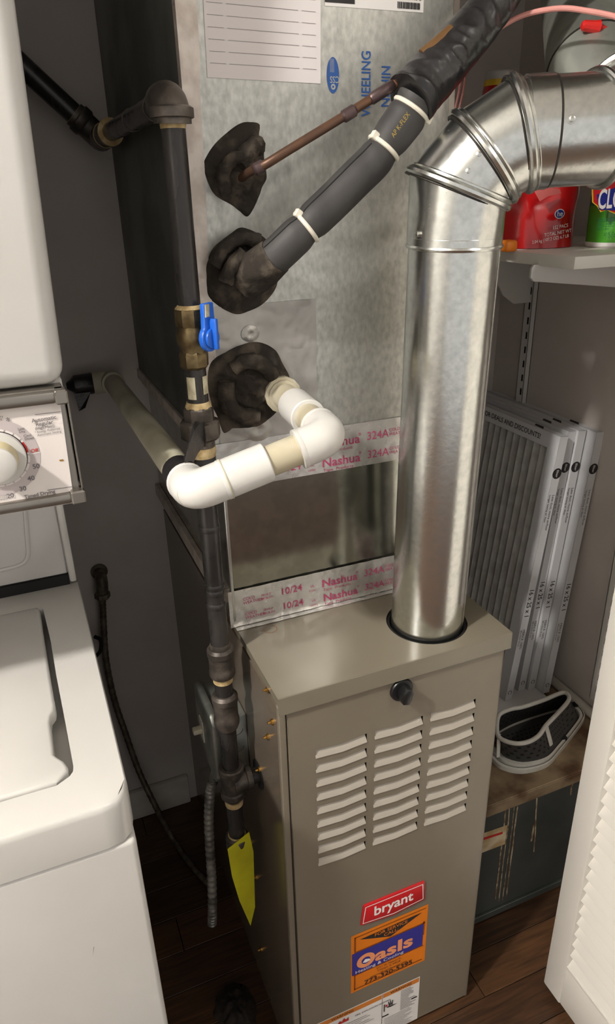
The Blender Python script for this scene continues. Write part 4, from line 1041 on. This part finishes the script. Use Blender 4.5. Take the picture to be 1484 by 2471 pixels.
# ================================================================== AIR FILTERS
FT, FW, FH = .0195, .395, .640
fm = {}
b = nb(); br = .032
for xx in (0, FT - .0012):
    poly_fill(b, [[(xx, 0, 0), (xx, FW, 0), (xx, FW, FH), (xx, 0, FH)], [(xx, br, br), (xx, FW - br, br), (xx, FW - br, FH - br), (xx, br, FH - br)]])
box(0, FT, 0, .0012, 0, FH, bm=b); box(0, FT, FW - .0012, FW, 0, FH, bm=b); box(0, FT, 0, FW, 0, .0012, bm=b); box(0, FT, 0, FW, FH - .0012, FH, bm=b)
for zz in (br - .001, FH - br): box(.001, FT - .001, br, FW - br, zz, zz + .001, bm=b)
fm['frame'] = finish(b, 'carton', 'frame')
b = nb(); nP = 15; G = []
for i in range(nP * 4 + 1):
    y_ = br + (FW - 2 * br) * i / (nP * 4); xx = FT * .5 - FT * .36 * math.cos(2 * math.pi * i / 4)
    G.append([b.verts.new((xx + .0012 * noise.noise(V((i * .7, j * .6, 0))), y_, br + (FH - 2 * br) * j / 10)) for j in range(11)])
for i in range(nP * 4):
    for j in range(10): b.faces.new((G[i][j], G[i][j + 1], G[i + 1][j + 1], G[i + 1][j]))
fm['media'] = finish(b, 'media', 'pleated_media', 60)
def filt(bu, bv, tu, tv, label, B=None):
    B = B or at(bu, bv, z=ZB + .0005); T = at(tu, tv, y=B.y); lean = math.atan2(T.x - B.x, T.z - B.z)
    t = thing('air_filter', label, 'air filter', B, 'pleated air filters stacked on edge')
    t.rotation_euler = (0, lean, 0)
    for nm, me in (('frame', fm['frame']), ('pleated_media', fm['media'])):
        o = bpy.data.objects.new(nm, me); COL.objects.link(o); o.parent = t
    return t
F = [filt(1218, 1692, 1359, 1029, 'leftmost white pleated air filter, its pleated face showing'),
     filt(1250, 1668, 1376, 1022, 'second white air filter from the left in the leaning row'),
     filt(1272, 1645, 1403, 1010, 'third white air filter from the left in the leaning row', V((.7485, .366, ZB + .0005))),
     filt(1309, 1674, 1448, 1012, 'rightmost white air filter of the row, nearest the wall')]
Ff = Plane((0, 0, 0), (0, 0, -1), (1, 0, 0)); Ff.n = V((0, -1, 0))   # front edge, text reads downward
Fs = Plane((0, 0, 0), (0, -1, 0), (0, 0, 1)); Fs.n = V((-1, 0, 0))   # left face
Ft = Plane((0, 0, FH), (1, 0, 0), (0, 1, 0))
def print_on(name, items_fn, pl, m, lift=.0004):
    e = bpy.data.objects.new('e', None); WL['e__'] = V((0, 0, 0))
    o = decal(name, pl, items_fn, m, None, lift); return o
edge_items = [('t', '16 x 25 x 1', -(FH) + .345, FT / 2, .0165, 'LEFT', 0, .012, .95), ('t', 'MERV 8  100%', -(FH) + .448, FT / 2 + .002, .0085), ('t', '381x 622x 19 mm', -(FH) + .448, FT / 2 - .0055, .006), ('t', 'Less dust, more airflow', -(FH) + .125, FT / 2 + .003, .0085), ('t', 'longer lasting air filter', -(FH) + .125, FT / 2 - .006, .007), ('c', -.022, FT / 2, .0042, .0055, .3, 5.9), ('c', -FH + .0785, FT / 2, 0, .0115, 0, 6.283), ('r', -.125, -.095, .004, .0045), ('r', -.125, -.095, .014, .0145)]
o_ed = [decal(nm, Ff, [edge_items[k] for k in ks], 'ink', None) for nm, ks in (('size_lettering', (0,)), ('rating_lettering', (1, 2)), ('slogan_lettering', (3, 4)), ('recycling_mark', (5,)), ('logo_disc', (6,)))]
o_lg = decal('logo_lettering', Ff, [('t', 'filter', -FH + .0785, FT / 2, .0085, 'CENTER', 0, .01)], 'ink_white', None, .0009)
tp_it = [('p', [(.002, .055), (FT - .004, .070), (FT - .004, .095), (.004, .085)])]
o_tp = decal('top_print', Ft, tp_it, 'ink', None)
o_fc = decal('face_print', Fs, [('t', 'SUBSCRIBE FOR DEALS AND DISCOUNTS!', -.056, FH - .0165, .0155, 'RIGHT', 0, .01, .95)], 'ink', None)
for i, t in enumerate(F):
    for o in o_ed + [o_lg, o_tp, o_fc]:
        c = bpy.data.objects.new(o.name.split('.')[0], o.data); COL.objects.link(c); c.parent = t
for o in o_ed + [o_lg, o_tp, o_fc]: bpy.data.objects.remove(o)

# ================================================================== MESH BASKET
BK = thing('mesh_basket', 'white plastic basket frame with dark perforated sides on the rusty duct top', 'basket', (.66, .2, ZB))
zb_ = RZ
base = [at(u, v, z=zb_) for u, v in ((1188, 1840), (1215, 1860), (1262, 1868), (1318, 1853), (1350, 1820), (1382, 1780), (1407, 1745), (1408, 1728), (1393, 1712))]
base += [V((.80, .285, zb_)), V((.74, .292, zb_)), V((.62, .29, zb_)), V((.545, .265, zb_))]
bl = smooth_path(base, 6, True)
rim = [at(u, v, z=.425) for u, v in ((1203, 1728), (1230, 1712), (1262, 1706), (1310, 1690), (1352, 1673), (1368, 1674), (1372, 1690), (1345, 1722), (1318, 1750), (1300, 1775), (1275, 1790), (1245, 1794), (1215, 1786), (1200, 1770))]
rl = smooth_path(rim, 5, True)
cb = sum((p for p in bl), V()) / len(bl)
def scl(L, f, z): return [V((cb.x + (p.x - cb.x) * f, cb.y + (p.y - cb.y) * f, z)) for p in L]
b = nb(); Ls = [scl(bl, 1., zb_ + .0005), scl(bl, 1.0, zb_ + .011), scl(bl, .965, zb_ + .013), scl(bl, .955, zb_ + .010), scl(bl, .94, zb_ + .010), scl(bl, .93, zb_ + .017), scl(bl, .86, zb_ + .019), scl(bl, .84, zb_ + .004)]
skin(Ls, b); obj('base_rim', b, 'basket_white', BK)
obj('groove', skin([scl(bl, .962, zb_ + .0134), scl(bl, .956, zb_ + .0112)]), 'mesh_hole', BK)
obj('rim_loop', tube(rl, .0046, 10, closed=True), 'basket_white', BK)
# side walls: from base inner line to rim, matched by angle
cr = sum((p for p in rl), V()) / len(rl)
def ang_pt(L, c, a):
    best = None
    for i in range(len(L)):
        p, q = L[i] - c, L[(i + 1) % len(L)] - c
        d = V((math.cos(a), math.sin(a))); den = d.x * (q.y - p.y) - d.y * (q.x - p.x)
        if abs(den) < 1e-12: continue
        t = (p.x * (q.y - p.y) - p.y * (q.x - p.x)) / den; s = (p.x * d.y - p.y * d.x) / den
        if t > 0 and -1e-6 <= s <= 1 + 1e-6 and (best is None or t > best): best = t
    best = best or .05
    return V((c.x + math.cos(a) * best, c.y + math.sin(a) * best))
inn = scl(bl, .85, 0); nA = 72; Lo, Hi = [], []
for k in range(nA):
    a = 2 * math.pi * k / nA; q = ang_pt(inn, cb, a); Lo.append(V((q.x, q.y, zb_ + .012))); q = ang_pt(rl, cr, a); Hi.append(V((q.x, q.y, .423)))
obj('mesh_side', skin([Lo, [l.lerp(h, .5) for l, h in zip(Lo, Hi)], Hi]), 'mesh_dark', BK)
b = nb(); b.faces.new([b.verts.new(V((p.x, p.y, zb_ + .006))) for p in Lo]); obj('mesh_floor', b, 'mesh_dark', BK)
b = nb(); rnd = random.Random(5)
for k in range(0, nA):
    for j in range(1, 5):
        t = .14 + .17 * j; k2 = (k + 1) % nA
        if (k + j) % 2: continue
        a_, c_ = Lo[k].lerp(Hi[k], t), Lo[k2].lerp(Hi[k2], t); up = (Hi[k] - Lo[k]).normalized() * .0026; m0 = a_.lerp(c_, .15); m1 = a_.lerp(c_, .85)
        for off in (-.0008, .0008):
            nrm = (c_ - a_).cross(up).normalized() * off; b.faces.new([b.verts.new(p + nrm) for p in (m0 - up, m1 - up, m1 + up, m0 + up)])
for i in range(16):
    for j in range(8):
        px_, py_ = cb.x - .085 + i * .0115 + (j % 2) * .0057, cb.y - .042 + j * .0105
        if (V((px_ - cb.x, py_ - cb.y)).length > (ang_pt(inn, cb, math.atan2(py_ - cb.y, px_ - cb.x)) - V((cb.x, cb.y))).length - .006): continue
        b.faces.new([b.verts.new((px_ + math.cos(a) * .0036, py_ + math.sin(a) * .0022, zb_ + .0068)) for a in [k * 1.047 for k in range(6)]])
ho = obj('perforations', b, 'mesh_hole', BK); ho['kind'] = 'stuff'
for (u0, v0, u1, v1) in ((1318, 1752, 1330, 1797), (1204, 1772, 1202, 1826)):
    p_, q_ = at(u0, v0, z=.424), at(u1, v1, z=zb_ + .018); q_ += (CAM - q_).normalized() * .030; p_ += (CAM - p_).normalized() * .003
    obj('strut', tube([p_, p_.lerp(q_, .5), q_], .0062, 10, flat=((.35, -.9, .2), .4)), 'basket_white', BK)
for (u, v) in ((1357, 1780), (1384, 1703)):
    p_ = at(u, v, z=zb_ + .016); obj('latch', box(p_.x - .008, p_.x + .008, p_.y - .008, p_.y + .008, zb_ + .008, zb_ + .021, .002, 1), 'mesh_hole', BK)

# ================================================================== SHELF, TRACKS, BRACKETS
SX, SY0, SZ0, SZ1 = .50, .114, 1.3395, 1.3565
top('shelf_board', box(SX, XR - .016, SY0, WB - .02, SZ0, SZ1, .0012, 2), 'melamine', 'cream melamine shelf board over the air filters', 'shelf', ((SX + XR) / 2, .41, SZ0))
def track(yc, z0, z1, label):
    t = thing('shelf_track', label, 'shelf track', (XR, yc, z0), 'slotted shelf tracks on the wall')
    b = nb(); box(XR - .0015, XR, yc - .0125, yc + .0125, z0, z1, bm=b); box(XR - .013, XR, yc - .0125, yc - .0105, z0, z1, bm=b); box(XR - .013, XR, yc + .0105, yc + .0125, z0, z1, bm=b); box(XR - .013, XR - .0115, yc - .0125, yc + .0125, z0, z1, .0004, 1, bm=b)
    obj('channel', b, 'steel_white', t)
    me = finish(box(-.0006, .0006, -.0022, .0022, -.0075, .0075), 'cavity', 'slot'); z = z0 + .035
    while z < z1 - .02:
        for s in (-.0055,):
            inst(me, 'slot', (XR - .0132, yc + s, z), t)
        z += .0318
    return t
track(.240, .392, 1.9, 'white slotted shelf track nearest the louvred door')
track(.597, .95, 1.9, 'white slotted shelf track farther back behind the air filters')
def bracket(yc, xtip, zt, zb1, label):
    t = thing('shelf_bracket', label, 'shelf bracket', (XR - .013, yc, zb1), 'white steel shelf brackets')
    lp = [(XR - .013, zt), (xtip + .004, zt), (xtip, zt - .005), (xtip, zt - .018), (xtip + .006, zt - .024), (xtip + .02, zt - .0255), (XR - .06, zb1 + .012), (XR - .013, zb1)]
    obj('arm', prism([(x, yc - .0025, z) for x, z in lp], (0, .005, 0), bev=.001), 'steel_white', t)
    return t
bracket(.19, SX - .012, SZ0 + .002, 1.272, 'white shelf bracket poking past the front of the shelf edge')
bb_ = thing('shelf_bracket', 'white scalloped shelf bracket at the back of the shelf', 'shelf bracket', (XR - .013, .597, 1.20), 'white steel shelf brackets')
lp = [(SX + .02, SZ0), (XR - .013, SZ0), (XR - .013, 1.215), (XR - .055, 1.215), (XR - .085, 1.235), (XR - .11, 1.275), (XR - .16, 1.296), (SX + .02, 1.302)]
obj('arm', prism([(x, .592, z) for x, z in lp], (0, .005, 0), bev=.0008), 'steel_white', bb_)

# ================================================================== THINGS ON THE SHELF
PO = thing('detergent_pouch', 'large red laundry detergent pouch standing on the shelf', 'pouch', (.575, .30, SZ1))
b = nb(); nu, nv = 20, 16; G = {}
cxp, wp_, hp2 = .572, .066, .185
for side in (-1, 1):
    for i in range(nu + 1):
        for j in range(nv + 1):
            a = i / nu * 2 - 1; t = j / nv; th = .044 * (1 - t) ** .6 * (1 - abs(a) ** 2.6) + .001
            x = cxp + a * wp_ * (1 + .05 * math.sin(t * 3)); z = SZ1 + .0008 + hp2 * t; y_ = .292 + side * th - a * .012
            q = V((x, y_, z)); q.y += noise.noise(q * 28) * .004 * min(1, 4 * t + .2)
            G[(side, i, j)] = b.verts.new(q)
for side in (-1, 1):
    for i in range(nu):
        for j in range(nv): b.faces.new((G[(side, i, j)], G[(side, i + 1, j)], G[(side, i + 1, j + 1)], G[(side, i, j + 1)]))
for i in range(nu):
    b.faces.new((G[(-1, i, 0)], G[(-1, i + 1, 0)], G[(1, i + 1, 0)], G[(1, i, 0)])); b.faces.new((G[(-1, i, nv)], G[(-1, i + 1, nv)], G[(1, i + 1, nv)], G[(1, i, nv)]))
for j in range(nv):
    b.faces.new((G[(-1, 0, j)], G[(-1, 0, j + 1)], G[(1, 0, j + 1)], G[(1, 0, j)])); b.faces.new((G[(-1, nu, j)], G[(-1, nu, j + 1)], G[(1, nu, j + 1)], G[(1, nu, j)]))
obj('bag', b, 'pouch_red', PO, 60)
yf = .2415
dp = Plane((0, yf, 0), (1, 0, 0), (0, 0, 1)); h_ = at(1350, 516, y=yf)
el = lambda s: [(h_.x + math.cos(a) * .0085 * s, h_.z + math.sin(a) * .0062 * s) for a in [2 * math.pi * k / 24 for k in range(24)]]
HB = decal('emblem', dp, [('p', el(1.12))], 'ink_white', PO); decal('emblem_field', dp, [('p', el(.95))], 'logo_blue', PO, .0008); decal('emblem_lettering', dp, [('t', 'he', h_.x, h_.z, .0115, 'CENTER', 0, .01)], 'ink_white', PO, .0012)
t1, t2, t3 = at(1352, 547, y=yf), at(1346, 562, y=yf), at(1328, 577, y=yf)
decal('pouch_lettering', dp, [('t', '152 PACS', t1.x, t1.z, .0072, 'CENTER', .1), ('t', 'TOTAL NET WT', t2.x, t2.z, .0072, 'CENTER', .1), ('t', '3.04 kg (107.2 OZ) 6.7 LB', t3.x, t3.z, .0066, 'CENTER', .1)], 'ink_white', PO)
w1 = [at(1283, 452, y=yf), at(1302, 486, y=yf), at(1322, 474, y=yf), at(1354, 466, y=yf), at(1350, 458, y=yf), at(1320, 450, y=yf)]
decal('clear_window', dp, [('p', [(p.x, p.z) for p in w1])], 'pouch_clear', PO, .0006)
# green disinfectant spray bottle body
BT = thing('cleaner_bottle', 'green cleaning product bottle with a red and blue logo on the shelf', 'bottle', (.683, .225, SZ1))
def oval(cx, cy, rx, ry, z, n=40, e=2.6): return [V((cx + math.copysign(abs(math.cos(a)) ** (2 / e), math.cos(a)) * rx, cy + math.copysign(abs(math.sin(a)) ** (2 / e), math.sin(a)) * ry, z)) for a in [2 * math.pi * k / n for k in range(n)]]
bx_, by_ = .690, .222
obj('base_band', skin([oval(bx_, by_, .060, .036, SZ1 + .0005), oval(bx_, by_, .0625, .038, SZ1 + .003), oval(bx_, by_, .0625, .038, SZ1 + .008)], cap=True), 'label_white', BT)
obj('bottle_body', skin([oval(bx_, by_, .0625, .038, SZ1 + .008), oval(bx_, by_, .0635, .0385, SZ1 + .03), oval(bx_, by_, .0635, .0385, SZ1 + .06)]), 'bottle_green', BT)
obj('bottle_shoulder', skin([oval(bx_, by_, .0635, .0385, SZ1 + .06), oval(bx_, by_, .062, .038, SZ1 + .10), oval(bx_, by_, .052, .033, SZ1 + .135), oval(bx_, by_, .028, .024, SZ1 + .165), oval(bx_, by_, .016, .016, SZ1 + .18), oval(bx_, by_, .016, .016, SZ1 + .20)], cap=True), 'bottle_teal', BT)
yb = by_ - .0392; bp2 = Plane((0, yb, 0), (1, 0, 0), (0, 0, 1))
def bq(u, v): p = at(u, v, y=yb); return (p.x, p.z)
lg = [bq(*q) for q in ((1427, 452), (1484, 432), (1560, 415), (1560, 540), (1492, 520), (1462, 507), (1448, 512), (1440, 498), (1428, 488))]
LGO = decal('logo_outline', bp2, [('p', lg)], 'logo_yellow', BT, .0006)
c_ = V((sum(x for x, _ in lg) / 9, sum(z for _, z in lg) / 9)); l2 = [(c_.x + (x - c_.x) * .94, c_.y + (z - c_.y) * .91) for x, z in lg]
decal('logo_field', bp2, [('p', l2)], 'badge_red', BT, .001)
decal('logo_band', bp2, [('p', [bq(*q) for q in ((1438, 470), (1484, 452), (1540, 440), (1540, 505), (1484, 508), (1444, 506))])], 'logo_blue', BT, .0014)
c1 = bq(1440, 484); decal('logo_lettering', bp2, [('t', 'CLOROX', c1[0] + .0005, c1[1], .037, 'LEFT', .03, .02, .62)], 'ink_white', BT, .0018)
g0 = [bq(1441, 530 + k * 6) for k in range(5)]; decal('bottle_lettering', bp2, [('t', s, g0[k][0], g0[k][1], .0042, 'LEFT', .02) for k, s in enumerate(('Cleans & deodorizes', 'Kills 99.9% of germs', 'Limpia y desodoriza', 'bleach free formula', 'multi surface'))] + [('t', '32 FL OZ', *bq(1456, 566), .006, 'LEFT', .02), ('t', '(1 QT) 946 mL', *bq(1460, 573), .005, 'LEFT', .02)], 'bottle_teal', BT)
# tall red bottle with yellow neck farther back
p_ = at(1202, 215, y=.56); RB = thing('detergent_bottle', 'dark red bottle with yellow band and white cap behind the vent elbow', 'bottle', (p_.x, .56, SZ1))
obj('bottle_body', lathe((p_.x, .56, SZ1), (0, 0, 1), [(.0005, .030), (.004, .033), (.20, .033), (p_.z - SZ1 + .005, .027)], 24), 'pouch_red', RB)
obj('neck_band', lathe((p_.x, .56, p_.z + .004), (0, 0, 1), [(0, .0275), (.010, .026)], 24), 'logo_yellow', RB)
obj('cap', lathe((p_.x, .56, p_.z + .014), (0, 0, 1), [(0, .024), (.012, .024), (.014, .022)], 24), 'enamel_grey', RB)
q_ = at(1215, 595, z=SZ1 + .008); q_.x += .010; b = box(q_.x - .012, q_.x + .010, q_.y - .01, q_.y + .012, SZ1, SZ1 + .017, .005, 3)
top('small_packet', b, 'orange', 'small orange packet on the shelf beside the red pouch', 'packet', (q_.x, q_.y, SZ1))

# ================================================================== LOUVRED DOOR
DX0, DX1, DYF, DW = .500, .530, -.046, .40
DO = thing('door_1', 'white louvred bifold door leaf folded open', None, ((DX0 + DX1) / 2, DYF - DW / 2, .025)); DO['kind'] = 'structure'
b = box(DX0, DX1, DYF - .046, DYF, .025, 2.02, .004, 2); obj('stile', b, 'door_paint', DO)
obj('stile', box(DX0, DX1, DYF - DW, DYF - DW + .046, .025, 2.02, .004, 2), 'door_paint', DO)
RL = obj('bottom_rail', box(DX0 + .002, DX1 - .002, DYF - DW + .045, DYF - .045, .027, .134, .002, 2), 'door_paint', DO)
obj('rail_molding', box(DX0, DX0 + .008, DYF - DW + .045, DYF - .045, .131, .138, .002, 2), 'door_paint', RL)
obj('top_rail', box(DX0 + .002, DX1 - .002, DYF - DW + .045, DYF - .045, 1.93, 2.02, .002, 2), 'door_paint', DO)
LW = DW - .092 + .004
bb = prism([(-.0135, 0, -.0175), (-.0105, 0, -.0190), (.0135, 0, .0155), (.0105, 0, .0172)], (0, -LW, 0), bev=.0012)
sm = finish(bb, 'door_paint', 'slat'); z = .141 + .0135
while z < 1.925:
    inst(sm, 'slat', ((DX0 + DX1) / 2 + .0015, DYF - .046 + .002, z), DO); z += .0292

# ================================================================== FLOOR DEBRIS
rnd = random.Random(2)
c = at(570, 2440, z=0); b = nb(); R_ = []; nn_ = 40
for i in range(8):
    t = i / 7; R_.append([b.verts.new((c.x + math.cos(a) * t * (.040 + .010 * noise.noise(V((math.cos(a) * 2, math.sin(a) * 2, 1)))), c.y + math.sin(a) * t * (.055 + .016 * noise.noise(V((math.cos(a) * 3, math.sin(a) * 3, 4)))), .001 + max(0, .022 * (1 - t * t) + noise.noise(V((math.cos(a) * t * 5, math.sin(a) * t * 5, 7))) * .009) * (1 - t ** 4))) for a in [2 * math.pi * k / nn_ for k in range(nn_)]])
for i in range(1, 7):
    for k in range(nn_): b.faces.new((R_[i][k], R_[i][(k + 1) % nn_], R_[i + 1][(k + 1) % nn_], R_[i + 1][k]))
b.faces.new(R_[1]); b.faces.new(R_[-1][::-1])
top('debris_pile', b, 'debris', 'black clump of dirt on the wooden floor beside the furnace', 'debris', (c.x, c.y, 0), ang=60)
